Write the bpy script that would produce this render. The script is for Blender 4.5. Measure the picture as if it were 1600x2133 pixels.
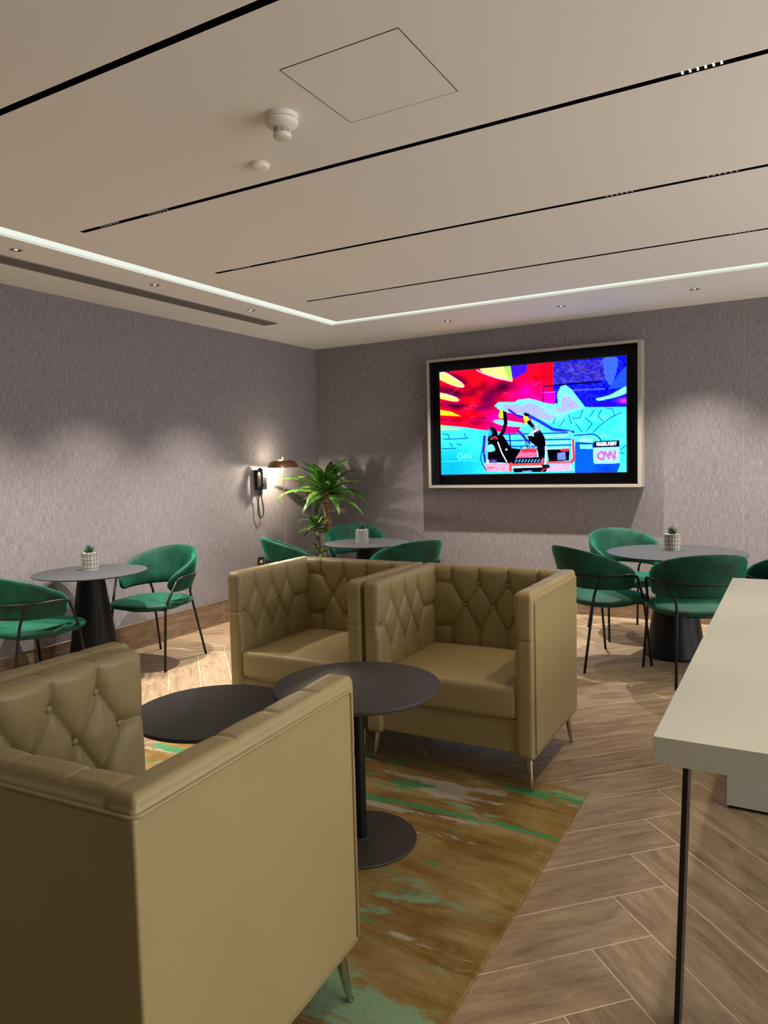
import bpy, math, random
import numpy as np
from mathutils import Vector, Matrix

random.seed(7)
SC = bpy.context.scene
COL = SC.collection
for o in list(bpy.data.objects):
    bpy.data.objects.remove(o, do_unlink=True)

# ---------------------------------------------------------------- camera
CAM = (4.516, -6.578, 1.4275)
cd = bpy.data.cameras.new('camera')
cam = bpy.data.objects.new('camera', cd)
COL.objects.link(cam)
yaw, pitch, roll = -0.5144, -0.0685, -0.0249
fw = Vector((math.sin(yaw)*math.cos(pitch), math.cos(yaw)*math.cos(pitch), math.sin(pitch)))
rt = Vector((math.cos(yaw), -math.sin(yaw), 0)); up = rt.cross(fw)
r2 = math.cos(roll)*rt + math.sin(roll)*up
u2 = -math.sin(roll)*rt + math.cos(roll)*up
cam.matrix_world = Matrix(((r2.x, u2.x, -fw.x, CAM[0]), (r2.y, u2.y, -fw.y, CAM[1]), (r2.z, u2.z, -fw.z, CAM[2]), (0, 0, 0, 1)))
cd.sensor_fit = 'HORIZONTAL'; cd.sensor_width = 27.0
cd.lens = 1520.45/1600*27.0
cd.clip_start = 0.05
SC.camera = cam

# ---------------------------------------------------------------- render look
SC.view_settings.view_transform = 'Standard'
SC.view_settings.look = 'None'
SC.view_settings.exposure = 0.22
SC.view_settings.gamma = 1.0
SC.view_settings.use_curve_mapping = False
SC.cycles.max_bounces = 7
SC.cycles.diffuse_bounces = 4
SC.cycles.glossy_bounces = 3
SC.cycles.sample_clamp_indirect = 4.0
SC.cycles.caustics_reflective = False
SC.cycles.caustics_refractive = False
SC.cycles.use_denoising = True

# ---------------------------------------------------------------- world: soft light of the open lounge to the right
W = bpy.data.worlds.new('world'); SC.world = W; W.use_nodes = True
bg = W.node_tree.nodes['Background']
bg.inputs[0].default_value = (1.0, 0.975, 0.945, 1); bg.inputs[1].default_value = 3.5

H = 2.65

def sx(c):
    c = [v/255.0 for v in c]
    return tuple((v/12.92 if v <= 0.04045 else ((v+0.055)/1.055)**2.4) for v in c) + (1.0,)

def spot(name, loc, energy, angle, blend=0.35, color=(1, .86, .68), radius=.02, aim=None):
    l = bpy.data.lights.new(name, 'SPOT'); l.energy = energy; l.spot_size = math.radians(angle)
    l.spot_blend = blend; l.color = color; l.shadow_soft_size = radius
    o = bpy.data.objects.new(name, l); o.location = loc; COL.objects.link(o)
    if aim is not None:
        d = Vector(aim) - Vector(loc)
        o.rotation_euler = d.to_track_quat('-Z', 'Y').to_euler()
    return o

WARM = (1.0, .83, .62)
# the matching row of downlights at the far right side of the room
for y in (-5.0, -3.4):
    spot('downlight_or_fill_beam', (7.95, y, H-.012), 270, 150, .9, (1, .90, .78), .03)
# recessed downlights along the left wall and the television wall
DOWN_LEFT = [(0.74, -3.963), (0.758, -2.974), (0.75, -1.968), (0.745, -4.96)]
DOWN_BACK = [(1.837, -0.615), (2.845, -0.625), (3.846, -0.623), (4.85, -0.62)]
for x, y in DOWN_LEFT:
    spot('downlight_or_fill_beam', (x, y, H-.012), 330, 88, 1.0, (1, .90, .80), .016)
for x, y in DOWN_BACK:
    spot('downlight_or_fill_beam', (x, y, H-.012), 270, 88, 1.0, (1, .90, .80), .016)
# added fill spot behind the camera, no fixture, to brighten the nearest armchair's back
spot('downlight_or_fill_beam', (.9, -7.6, H-.012), 110, 130, 1.0, (1, .90, .78), .03)
# spot modules inside the black ceiling slots
SLOTS = [-4.958, -3.964, -2.962, -1.962]
MODULES = {-4.958: [4.24, 5.2], -3.964: [1.49, 1.83, 4.24], -2.962: [1.49, 1.83, 3.78, 4.22], -1.962: [1.42, 1.92, 4.24]}
for y, xs in MODULES.items():
    for x in xs:
        spot('track_beam', (x, y, H-.004), 30 if x > 3 else 9, 74, .5, WARM, .03)

# ---------------------------------------------------------------- object helpers
class MB:
    def __init__(s): s.v = []; s.f = []; s.m = []
    def add(s, v, f, m=0):
        n = len(s.v); s.v += [tuple(a) for a in v]; s.f += [tuple(i+n for i in q) for q in f]; s.m += [m]*len(f)
        return s
    def box(s, a, b, m=0):
        (x0, y0, z0), (x1, y1, z1) = a, b
        v = [(x0,y0,z0),(x1,y0,z0),(x1,y1,z0),(x0,y1,z0),(x0,y0,z1),(x1,y0,z1),(x1,y1,z1),(x0,y1,z1)]
        return s.add(v, [(0,3,2,1),(4,5,6,7),(0,1,5,4),(1,2,6,5),(2,3,7,6),(3,0,4,7)], m)
    def lathe(s, prof, c=(0,0,0), n=48, m=0, cap=True):
        v = []; f = []
        for r, z in prof:
            for i in range(n):
                a = 2*math.pi*i/n; v.append((c[0]+r*math.cos(a), c[1]+r*math.sin(a), c[2]+z))
        for k in range(len(prof)-1):
            for i in range(n):
                j = (i+1) % n; f.append((k*n+i, k*n+j, (k+1)*n+j, (k+1)*n+i))
        if cap:
            f.append(tuple(range(n-1, -1, -1))); f.append(tuple((len(prof)-1)*n+i for i in range(n)))
        return s.add(v, f, m)
    def tube(s, pts, r, n=10, m=0, closed=False, cap=True):
        pts = [Vector(p) for p in pts]; N = len(pts); v = []; f = []
        rr = r if isinstance(r, (list, tuple)) else [r]*N
        ref = None
        for i, p in enumerate(pts):
            if closed: t = pts[(i+1) % N]-pts[i-1]
            else: t = pts[min(i+1, N-1)]-pts[max(i-1, 0)]
            t.normalize()
            if ref is None:
                ref = Vector((0, 0, 1)) if abs(t.z) < .9 else Vector((1, 0, 0))
            a = (ref - t*ref.dot(t))
            if a.length < 1e-6: a = t.orthogonal()
            a.normalize(); b = t.cross(a); ref = a
            for k in range(n):
                w = 2*math.pi*k/n; v.append(p + rr[i]*(math.cos(w)*a+math.sin(w)*b))
        for i in range(N if closed else N-1):
            for k in range(n):
                j = (k+1) % n; i2 = (i+1) % N
                f.append((i*n+k, i*n+j, i2*n+j, i2*n+k))
        if cap and not closed:
            f.append(tuple(range(n-1, -1, -1))); f.append(tuple((N-1)*n+k for k in range(n)))
        return s.add(v, f, m)
    def build(s, name, mats, parent=None, smooth=True, bevel=0, auto=None, bseg=2):
        me = bpy.data.meshes.new(name); me.from_pydata(s.v, [], s.f)
        if not isinstance(mats, (list, tuple)): mats = [mats]
        for m in mats: me.materials.append(m)
        me.polygons.foreach_set('material_index', s.m)
        me.polygons.foreach_set('use_smooth', [smooth]*len(me.polygons))
        if smooth and auto is not None:
            me.set_sharp_from_angle(angle=math.radians(auto))
        me.update()
        o = bpy.data.objects.new(name, me); COL.objects.link(o)
        if parent: o.parent = parent
        if bevel:
            b = o.modifiers.new('bevel', 'BEVEL'); b.width = bevel; b.segments = bseg; b.limit_method = 'ANGLE'
            b.harden_normals = False
        return o

def smooth_path(pts, k=6, closed=False):
    P = [Vector(p) for p in pts]; n = len(P); out = []
    for i in range(n if closed else n-1):
        p0 = P[(i-1) % n] if (closed or i > 0) else P[0]
        p1 = P[i]; p2 = P[(i+1) % n]
        p3 = P[(i+2) % n] if (closed or i+2 < n) else P[-1]
        for j in range(k):
            t = j/k
            out.append(.5*((2*p1)+(-p0+p2)*t+(2*p0-5*p1+4*p2-p3)*t*t+(-p0+3*p1-3*p2+p3)*t**3))
    if not closed: out.append(P[-1])
    return out

def round_corners(pts, r, k=6):
    P = [Vector(p) for p in pts]; out = [P[0]]
    for i in range(1, len(P)-1):
        a = (P[i-1]-P[i]); b = (P[i+1]-P[i])
        d = min(r, a.length*.45, b.length*.45); a.normalize(); b.normalize()
        p1 = P[i]+a*d; p2 = P[i]+b*d
        for j in range(k+1):
            t = j/k; out.append((1-t)**2*p1+2*t*(1-t)*P[i]+t*t*p2)
    out.append(P[-1]); return out

def thing(name, label, cat, loc=(0,0,0), rz=0, group=None):
    o = bpy.data.objects.new(name, None); o.empty_display_size = .1; COL.objects.link(o)
    o.location = loc; o.rotation_euler = (0, 0, rz); return tag(o, label, cat, group)
def tag(o, label, cat, group=None, kind=None):
    o['label'] = label; o['category'] = cat
    if group: o['group'] = group
    if kind: o['kind'] = kind
    return o
def struct(o):
    o['kind'] = 'structure'; return o
def dup(o, loc, rz, label, parent=None, top=True):
    c = o.copy(); COL.objects.link(c)
    if top:
        c.location = loc; c.rotation_euler = (0, 0, rz); c['label'] = label
    else: c.parent = parent
    for ch in [q for q in list(bpy.data.objects) if q.parent == o]:
        dup(ch, None, None, None, c, False)
    return c

# ---------------------------------------------------------------- material helpers
def mat(name, color=(.5,.5,.5,1), rough=.5, metal=0, spec=.5, **kw):
    m = bpy.data.materials.new(name); m.use_nodes = True
    b = m.node_tree.nodes['Principled BSDF']
    b.inputs['Base Color'].default_value = color; b.inputs['Roughness'].default_value = rough
    b.inputs['Metallic'].default_value = metal; b.inputs['Specular IOR Level'].default_value = spec
    for k, v in kw.items(): b.inputs[k.replace('_', ' ')].default_value = v
    return m
class NT:
    def __init__(s, m): s.m = m; s.t = m.node_tree; s.b = s.t.nodes['Principled BSDF']
    def n(s, ty, **kw):
        q = s.t.nodes.new(ty)
        for k, v in kw.items(): setattr(q, k, v)
        return q
    def l(s, a, b): s.t.links.new(a, b)
    def set(s, sock, v):
        if hasattr(v, 'is_output') or hasattr(v, 'links'): s.l(v, sock)
        else: sock.default_value = v
    def math(s, op, a, b=None, c=None):
        q = s.n('ShaderNodeMath', operation=op); s.set(q.inputs[0], a)
        if b is not None: s.set(q.inputs[1], b)
        if c is not None: s.set(q.inputs[2], c)
        return q.outputs[0]
    def comb(s, x, y, z):
        q = s.n('ShaderNodeCombineXYZ'); s.set(q.inputs[0], x); s.set(q.inputs[1], y); s.set(q.inputs[2], z); return q.outputs[0]
    def noise(s, vec, scale=5, detail=3, rough=.5, dist=0):
        q = s.n('ShaderNodeTexNoise'); s.l(vec, q.inputs['Vector']); q.inputs['Scale'].default_value = scale
        q.inputs['Detail'].default_value = detail; q.inputs['Roughness'].default_value = rough
        q.inputs['Distortion'].default_value = dist; return q.outputs['Fac']
    def vmul(s, vec, v):
        q = s.n('ShaderNodeVectorMath', operation='MULTIPLY'); s.l(vec, q.inputs[0]); q.inputs[1].default_value = v; return q.outputs[0]
    def mix(s, f, a, b, bt='MIX'):
        q = s.n('ShaderNodeMix', data_type='RGBA', blend_type=bt)
        s.set(q.inputs['Factor'], f); s.set(q.inputs['A'] if False else q.inputs[6], a); s.set(q.inputs[7], b); return q.outputs[2]
    def ramp(s, f, stops, interp='LINEAR'):
        q = s.n('ShaderNodeValToRGB'); s.l(f, q.inputs[0]); e = q.color_ramp.elements; q.color_ramp.interpolation = interp
        while len(e) < len(stops): e.new(.5)
        for i, (p, c) in enumerate(stops): e[i].position = p; e[i].color = c
        return q.outputs[0]
    def bump(s, h, strength=.3, dist=.01):
        q = s.n('ShaderNodeBump'); s.l(h, q.inputs['Height']); q.inputs['Strength'].default_value = strength
        q.inputs['Distance'].default_value = dist; s.l(q.outputs[0], s.b.inputs['Normal'])
    def pos(s): return s.n('ShaderNodeNewGeometry').outputs['Position']
    def obj(s): return s.n('ShaderNodeTexCoord').outputs['Object']
    def sep(s, v):
        q = s.n('ShaderNodeSeparateXYZ'); s.l(v, q.inputs[0]); return q.outputs

# linen wall covering
def wall_mat(name, axis):
    m = mat(name, rough=.85, spec=.25); t = NT(m); P = t.pos(); S = t.sep(P)
    u = S[axis]; z = S[2]
    v1 = t.noise(t.comb(t.math('MULTIPLY', u, 330), t.math('MULTIPLY', z, 16), 0), 1, 2, .6)
    v2 = t.noise(t.comb(t.math('MULTIPLY', u, 26), t.math('MULTIPLY', z, 300), 3), 1, 2, .6)
    v3 = t.noise(t.comb(t.math('MULTIPLY', u, 140), t.math('MULTIPLY', z, 5), 8), 1, 3, .6)
    s = t.math('ADD', t.math('MULTIPLY', v1, .5), t.math('ADD', t.math('MULTIPLY', v2, .28), t.math('MULTIPLY', v3, .22)))
    c = t.ramp(s, [(.34, (.122, .110, .119, 1)), (.5, (.216, .197, .208, 1)), (.66, (.335, .309, .322, 1))])
    # vertical seams between drops of wall covering
    q = t.math('ABSOLUTE', t.math('SUBTRACT', t.math('FRACT', t.math('ADD', t.math('DIVIDE', u, 1.32), .36)), .5))
    seam = t.math('LESS_THAN', q, .0012)
    c = t.mix(t.math('MULTIPLY', seam, .35), c, (.45, .42, .41, 1))
    t.l(c, t.b.inputs['Base Color']); t.bump(s, .35, .002)
    return m

def wood_floor():
    m = mat('herringbone_floor', rough=.42, spec=.4); t = NT(m); S = t.sep(t.pos()); x, y = S[0], S[1]
    Wd = .2040; n = 6.0
    k1 = math.sqrt(2)/Wd
    d = t.math('ADD', t.math('MULTIPLY', x, k1), 5 - k1*4.015)
    s = t.math('ADD', t.math('MULTIPLY', y, k1), 5 + k1*4.531)
    U = t.math('MULTIPLY', t.math('ADD', s, d), .5); V = t.math('MULTIPLY', t.math('SUBTRACT', s, d), .5)
    i = t.math('FLOOR', U); j = t.math('FLOOR', V)
    k = t.math('FLOORED_MODULO', t.math('SUBTRACT', i, j), 2*n)
    k = t.math('ROUND', k)
    hor = t.math('LESS_THAN', k, n-.5)
    i0 = t.math('SUBTRACT', i, k); ah = t.math('SUBTRACT', U, i0); ch = t.math('SUBTRACT', V, j)
    j0 = t.math('SUBTRACT', j, t.math('SUBTRACT', 2*n-1, k)); av = t.math('SUBTRACT', V, j0); cv = t.math('SUBTRACT', U, i)
    def sel(a, b):
        return t.math('ADD', t.math('MULTIPLY', hor, a), t.math('MULTIPLY', t.math('SUBTRACT', 1, hor), b))
    al = sel(ah, av); ac = sel(ch, cv)
    ida = sel(i0, t.math('ADD', i, 37)); idb = sel(j, t.math('ADD', j0, 91))
    wn = t.n('ShaderNodeTexWhiteNoise', noise_dimensions='3D'); t.l(t.comb(ida, idb, hor), wn.inputs['Vector'])
    rnd = wn.outputs['Value']; rs = t.sep(wn.outputs['Color'])
    # joints
    e1 = t.math('MINIMUM', ac, t.math('SUBTRACT', 1, ac)); e2 = t.math('MINIMUM', al, t.math('SUBTRACT', n, al))
    e = t.math('MINIMUM', e1, e2)
    fade = t.noise(t.comb(t.math('MULTIPLY', al, .8), t.math('MULTIPLY', rs[0], 90), 0), 1.5, 2)
    joint = t.math('MULTIPLY', t.math('LESS_THAN', e, .0085), t.math('GREATER_THAN', fade, .36))
    # grain
    g = t.comb(t.math('ADD', t.math('MULTIPLY', al, .55), t.math('MULTIPLY', rs[0], 40)), t.math('ADD', t.math('MULTIPLY', ac, 3.2), t.math('MULTIPLY', rs[1], 40)), 0)
    g1 = t.noise(g, 1.6, 6, .62, .5)
    gf = t.comb(t.math('ADD', t.math('MULTIPLY', al, 4.5), t.math('MULTIPLY', rs[0], 40)), t.math('ADD', t.math('MULTIPLY', ac, 52), t.math('MULTIPLY', rs[1], 40)), 5)
    g2 = t.noise(gf, 1.2, 4, .65, .2)
    g3 = t.noise(t.comb(t.math('ADD', t.math('MULTIPLY', al, 1.1), t.math('MULTIPLY', rs[1], 40)), t.math('ADD', t.math('MULTIPLY', ac, 2.6), t.math('MULTIPLY', rs[2], 40)), 9), 1.4, 5, .7, 1.2)
    wv = t.n('ShaderNodeTexWave', wave_type='BANDS', bands_direction='Y'); t.l(g, wv.inputs['Vector'])
    wv.inputs['Scale'].default_value = 1.3; wv.inputs['Distortion'].default_value = 7; wv.inputs['Detail'].default_value = 4; wv.inputs['Detail Scale'].default_value = .8
    f = t.math('ADD', t.math('MULTIPLY', g1, .62), t.math('ADD', t.math('MULTIPLY', g2, .30), t.math('MULTIPLY', g3, .08)))
    f = t.math('ADD', f, t.math('MULTIPLY', t.math('SUBTRACT', rnd, .5), .07))
    c = t.ramp(f, [(.33, (.10, .066, .036, 1)), (.42, (.205, .143, .083, 1)), (.53, (.285, .208, .127, 1)), (.68, (.39, .30, .195, 1))])
    dk = t.ramp(g3, [(.24, (1,1,1,1)), (.34, (0,0,0,1))])
    c = t.mix(t.math('MULTIPLY', dk, .55), c, (.13, .085, .048, 1))
    c = t.mix(joint, c, (.60, .49, .34, 1))
    t.l(c, t.b.inputs['Base Color']); t.bump(g2, .12, .002)
    t.l(t.math('ADD', .34, t.math('MULTIPLY', g2, .2)), t.b.inputs['Roughness'])
    return m

def wood_board():
    m = mat('skirting_wood', rough=.5, spec=.4); t = NT(m); S = t.sep(t.pos())
    u = t.math('ADD', S[0], t.math('MULTIPLY', S[1], -1)); z = S[2]
    p = t.math('DIVIDE', t.math('ADD', u, -.39), 1.2); pid = t.math('FLOOR', p); fr = t.math('FRACT', p)
    g = t.comb(t.math('ADD', t.math('MULTIPLY', u, 3.4), t.math('MULTIPLY', pid, 7.3)), t.math('MULTIPLY', z, 26), 0)
    g1 = t.noise(g, 1.2, 6, .65, .7)
    g2 = t.noise(t.comb(t.math('MULTIPLY', u, 14), t.math('MULTIPLY', z, 260), 0), 1, 3)
    f = t.math('ADD', t.math('MULTIPLY', g1, .65), t.math('MULTIPLY', g2, .35))
    c = t.ramp(f, [(.32, (.085, .052, .030, 1)), (.5, (.175, .112, .066, 1)), (.68, (.28, .19, .12, 1))])
    c = t.mix(t.math('LESS_THAN', fr, .0025), c, (.42, .32, .22, 1))
    t.l(c, t.b.inputs['Base Color']); return m

def rug_mat():
    m = mat('rug_pile', rough=.95, spec=.1); t = NT(m); P = t.pos(); S = t.sep(P); x, y = S[0], S[1]
    n0 = t.noise(P, 1.6, 4, .6)
    yw = t.math('ADD', y, t.math('MULTIPLY', x, .06))
    w1 = t.comb(t.math('MULTIPLY', x, 1.5), t.math('MULTIPLY', yw, 6.2), 1.3)
    s1 = t.math('ADD', t.math('MULTIPLY', t.noise(w1, 1.35, 6, .6, .8), .62), t.math('MULTIPLY', t.noise(P, 5, 6, .65, .4), .38))
    w2 = t.comb(t.math('MULTIPLY', x, 2.2), t.math('MULTIPLY', yw, 9), 7.1)
    s2 = t.noise(w2, 1.2, 6, .62, .6)
    w3 = t.comb(t.math('MULTIPLY', x, 2.0), t.math('MULTIPLY', yw, 7.5), 21.7)
    s3 = t.noise(w3, 1.3, 6, .6, .7)
    base = t.ramp(s1, [(.30, (.112, .058, .015, 1)), (.44, (.188, .110, .030, 1)), (.54, (.262, .180, .066, 1)), (.66, (.34, .265, .12, 1))])
    # brush strokes drawn across the rug: green and silver grey near the far edge, jade near the front
    yn = t.math('ADD', y, t.math('MULTIPLY', t.math('SUBTRACT', t.noise(t.comb(t.math('MULTIPLY', x, 1.7), t.math('MULTIPLY', y, .6), 2), 1.5, 4, .6), .5), .09))
    def band(c, s): return t.math('EXPONENT', t.math('MULTIPLY', t.math('POWER', t.math('ABSOLUTE', t.math('DIVIDE', t.math('SUBTRACT', yn, c), s)), 2), -1))
    def bands(L):
        r = None
        for c, s, w in L:
            v = t.math('MULTIPLY', band(c, s), w); r = v if r is None else t.math('ADD', r, v)
        return r
    def mask(nz, L, th=.645, e=.016): return t.ramp(t.math('ADD', nz, bands(L)), [(th-e, (0,0,0,1)), (th+e, (1,1,1,1))])
    c = base
    c = t.mix(mask(s3, [(-3.74, .035, .20), (-3.82, .025, .12), (-4.030, .020, .20)]), c, t.mix(s1, (.20, .18, .14, 1), (.50, .45, .36, 1)))
    green = t.mix(s1, (.040, .17, .060, 1), (.10, .30, .13, 1))
    c = t.mix(mask(s2, [(-3.64, .05, .20), (-3.80, .022, .14), (-3.985, .030, .22)]), c, green)
    s4 = t.noise(t.comb(t.math('MULTIPLY', x, 2.4), t.math('MULTIPLY', y, 5.0), 33), 1.3, 5, .6, .6)
    c = t.mix(mask(s4, [(-4.66, .05, .07), (-5.04, .12, .15), (-5.6, .15, .10)], .63, .03), c, (.20, .31, .19, 1))
    pile = t.noise(P, 420, 2, .6); pile2 = t.noise(P, 120, 3, .7)
    c = t.mix(.55, c, t.ramp(t.math('ADD', t.math('MULTIPLY', pile, .5), t.math('MULTIPLY', pile2, .5)), [(.32, (.35,.33,.3,1)), (.66, (1.0,1.0,1.0,1))]), 'MULTIPLY')
    c = t.mix(1.0, c, (1.35, 1.35, 1.35, 1), 'MULTIPLY')
    t.l(c, t.b.inputs['Base Color']); t.bump(t.math('ADD', pile, pile2), .8, .006)
    return m

def leather_mat():
    m = mat('olive_leather', (.315, .243, .118, 1), .42, 0, .45); t = NT(m); O = t.obj()
    f = t.noise(O, 3, 3); c = t.mix(f, (.268, .209, .095, 1), (.320, .252, .118, 1)); t.l(c, t.b.inputs['Base Color'])
    v = t.n('ShaderNodeTexVoronoi'); t.l(O, v.inputs['Vector']); v.inputs['Scale'].default_value = 320
    h = t.math('ADD', t.math('MULTIPLY', v.outputs['Distance'], .6), t.noise(O, 35, 3))
    t.bump(h, .10, .002); return m

def velvet_mat():
    m = mat('emerald_velvet', (.004, .115, .068, 1), .65, 0, .25); t = NT(m); O = t.obj()
    f = t.noise(O, 7, 4, .6, .6)
    c = t.ramp(f, [(.35, (.0005, .026, .015, 1)), (.65, (.002, .070, .040, 1))]); t.l(c, t.b.inputs['Base Color'])
    t.b.inputs['Sheen Weight'].default_value = .36; t.b.inputs['Sheen Roughness'].default_value = .35
    t.b.inputs['Sheen Tint'].default_value = (.05, .85, .48, 1)
    t.bump(t.noise(O, 600, 2), .15, .001); return m

def emis(name, color, strength):
    m = bpy.data.materials.new(name); m.use_nodes = True; nt = m.node_tree; nt.nodes.clear()
    e = nt.nodes.new('ShaderNodeEmission'); o = nt.nodes.new('ShaderNodeOutputMaterial')
    e.inputs[0].default_value = color; e.inputs[1].default_value = strength; nt.links.new(e.outputs[0], o.inputs[0]); return m

M = dict(
    wall_l=wall_mat('linen_wallcovering_side', 1), wall_b=wall_mat('linen_wallcovering_end', 0),
    ceil=mat('ceiling_paint', (.88, .872, .868, 1), .9, 0, .2), floor=wood_floor(), board=wood_board(), rug=rug_mat(),
    rugedge=mat('rug_binding', (.16, .10, .03, 1), .95),
    trim=mat('aluminium_trim', (.72, .70, .66, 1), .3, 1), leather=leather_mat(), velvet=velvet_mat(),
    pleat=mat('leather_seam', (.06, .045, .02, 1), .7), blk=mat('black_powdercoat', (.006, .006, .006, 1), .42, 0, .28),
    top=mat('graphite_laminate', (.036, .031, .030, 1), .5, 0, .4), dtop=mat('slate_tabletop', (.032, .034, .038, 1), .55, 0, .38),
    cone=mat('matt_black_cone', (.004, .005, .008, 1), .4, 0, .22),
    chrome=mat('brushed_nickel', (.50, .48, .44, 1), .16, 1), wtop=mat('pale_laminate', (.47, .485, .425, 1), .33, 0, .45),
    taupe=mat('taupe_frame', (.34, .305, .26, 1), .5), dark=mat('dark_recess', (.007, .007, .009, 1), .5, 0, .25),
    tvbez=mat('tv_bezel', (.01, .01, .012, 1), .3), slot=mat('black_track', (.002, .002, .002, 1), .7, 0, .15),
    white=mat('white_plastic', (.78, .77, .70, 1), .4), ivory=mat('ivory_plastic', (.92, .88, .78, 1), .45),
    vent=mat('grey_diffuser', (.17, .155, .145, 1), .5), gap=mat('shadow_gap', (.05, .043, .035, 1), .8),
    led=emis('led_diffuser', (.93, 1.0, .87, 1), .80), ledspot=emis('spot_lens', (1, .95, .85, 1), 7.0), leddim=emis('spot_lens_dim', (1, .95, .85, 1), .45),
    lens=emis('downlight_lens', (1, .93, .82, 1), 1.2), lampbulb=emis('lamp_diffuser', (1, .88, .66, 1), 30.0),
    silver=mat('silver_trim', (.75, .74, .72, 1), .25, 1), copper=mat('copper_lamp', (.26, .125, .065, 1), .38, .55),
    brass=mat('satin_brass', (.55, .40, .22, 1), .35, .85),
    phone=mat('black_phone', (.010, .010, .012, 1), .25), keys=mat('phone_keys', (.5, .5, .48, 1), .5),
    soil=mat('pale_gravel', (.55, .46, .30, 1), .9), stud=mat('silver_stud', (.85, .82, .74, 1), .3, .25), studgap=mat('stud_gap', (.012, .012, .012, 1), .5),
    succ=mat('succulent_green', (.010, .045, .022, 1), .5), bark=None, leaf=None, pot=mat('planter_grey', (.08, .08, .085, 1), .5),
    socket=mat('bronze_plate', (.05, .035, .025, 1), .35, .6),
)
mb_ = mat('cane_bark', rough=.8); t = NT(mb_); S = t.sep(t.obj())
f = t.noise(t.comb(t.math('MULTIPLY', S[0], 18), t.math('MULTIPLY', S[1], 18), t.math('MULTIPLY', S[2], 60)), 1, 4, .7)
t.l(t.ramp(f, [(.35, (.06, .03, .015, 1)), (.5, (.22, .12, .06, 1)), (.68, (.45, .29, .17, 1))]), t.b.inputs['Base Color']); t.bump(f, .6, .008)
M['bark'] = mb_
ml_ = mat('dracaena_leaf', rough=.38, spec=.45); t = NT(ml_)
f = t.noise(t.obj(), 9, 3)
t.l(t.ramp(f, [(.35, (.018, .075, .008, 1)), (.52, (.05, .16, .016, 1)), (.68, (.17, .33, .04, 1))]), t.b.inputs['Base Color'])
M['leaf'] = ml_

# ================================================================ SETTING
XR, YN = 8.4, -9.6            # the room is open to the rest of the lounge beyond x = XR; wall_front is behind the camera
b = MB(); b.add([(-.05, YN, 0), (XR, YN, 0), (XR, .05, 0), (-.05, .05, 0)], [(0, 1, 2, 3)])
struct(b.build('floor', M['floor'], smooth=False))
b = MB(); b.box((-.12, YN, 0), (-.010, .10, H+.15)); struct(b.build('wall_left', M['wall_l'], smooth=False))
b = MB(); b.box((-.010, .010, 0), (XR, .12, H+.15)); struct(b.build('wall_back', M['wall_b'], smooth=False))
b = MB(); b.box((XR, YN, 0), (XR+.1, -6.6, H+.15)); struct(b.build('wall_right_blocker', M['wall_l'], smooth=False))  # unseen part wall, added to keep world light off camera-facing sides
b = MB(); b.box((-.010, YN-.1, 0), (XR, YN, H+.15)); struct(b.build('wall_front', M['wall_b'], smooth=False))

# ceiling, cut for the light trough and the black slots
LX0, LX1, LY0, LY1 = .907, 1.032, -1.168, -1.040
RX0, RX1, NY0, NY1 = 6.25, 6.375, -8.82, -8.695
HS = .015
xs = sorted({-.01, LX0, LX1, 1.287, 5.95, RX0, RX1, XR})
ys = sorted({YN, NY0, NY1, LY0, LY1, .01} | {s-HS for s in SLOTS} | {s+HS for s in SLOTS})
def cell(x, y):
    if LX0 < x < RX1 and NY0 < y < LY1 and not (LX1 < x < RX0 and NY1 < y < LY0): return 'led'
    if 1.287 < x < 5.95 and any(abs(y-s) < HS for s in SLOTS): return 'slot'
    return None
b = MB()
for i in range(len(xs)-1):
    for j in range(len(ys)-1):
        x0, x1, y0, y1 = xs[i], xs[i+1], ys[j], ys[j+1]
        if cell((x0+x1)/2, (y0+y1)/2) is None:
            b.add([(x0, y0, H), (x0, y1, H), (x1, y1, H), (x1, y0, H)], [(0, 1, 2, 3)])
b.add([(-.12, YN, H+.12), (XR, YN, H+.12), (XR, .12, H+.12), (-.12, .12, H+.12)], [(0, 1, 2, 3)])
struct(b.build('ceiling', M['ceil'], smooth=False))
# trough liner and the glowing diffuser
def ring(mb, z0, z1, m=0):
    for (x, ya, yb) in ((LX0, NY0, LY1), (LX1, NY1, LY0), (RX0, NY1, LY0), (RX1, NY0, LY1)):
        mb.add([(x, ya, z0), (x, yb, z0), (x, yb, z1), (x, ya, z1)], [(0, 1, 2, 3)], m)
    for (y, xa, xb) in ((NY0, LX0, RX1), (NY1, LX1, RX0), (LY0, LX1, RX0), (LY1, LX0, RX1)):
        mb.add([(xa, y, z0), (xb, y, z0), (xb, y, z1), (xa, y, z1)], [(0, 1, 2, 3)], m)
t_ = thing('light_trough', 'long glowing white strip light turning the corner in the ceiling', 'ceiling light', ((LX0+RX1)/2, (NY0+LY1)/2, H))
ox, oy = t_.location.x, t_.location.y
b = MB(); ring(b, H, H+.035); b.v = [(x-ox, y-oy, z-H) for x, y, z in b.v]; b.build('trough_lining', M['ceil'], t_, smooth=False)
b = MB(); z = H+.014
for r in ((LX0, LX1, NY0, LY1), (RX0, RX1, NY0, LY1), (LX1, RX0, LY0, LY1), (LX1, RX0, NY0, NY1)):
    b.add([(r[0]-ox, r[2]-oy, z-H), (r[0]-ox, r[3]-oy, z-H), (r[1]-ox, r[3]-oy, z-H), (r[1]-ox, r[2]-oy, z-H)], [(0, 1, 2, 3)])
b.build('diffuser', M['led'], t_, smooth=False)

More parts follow.
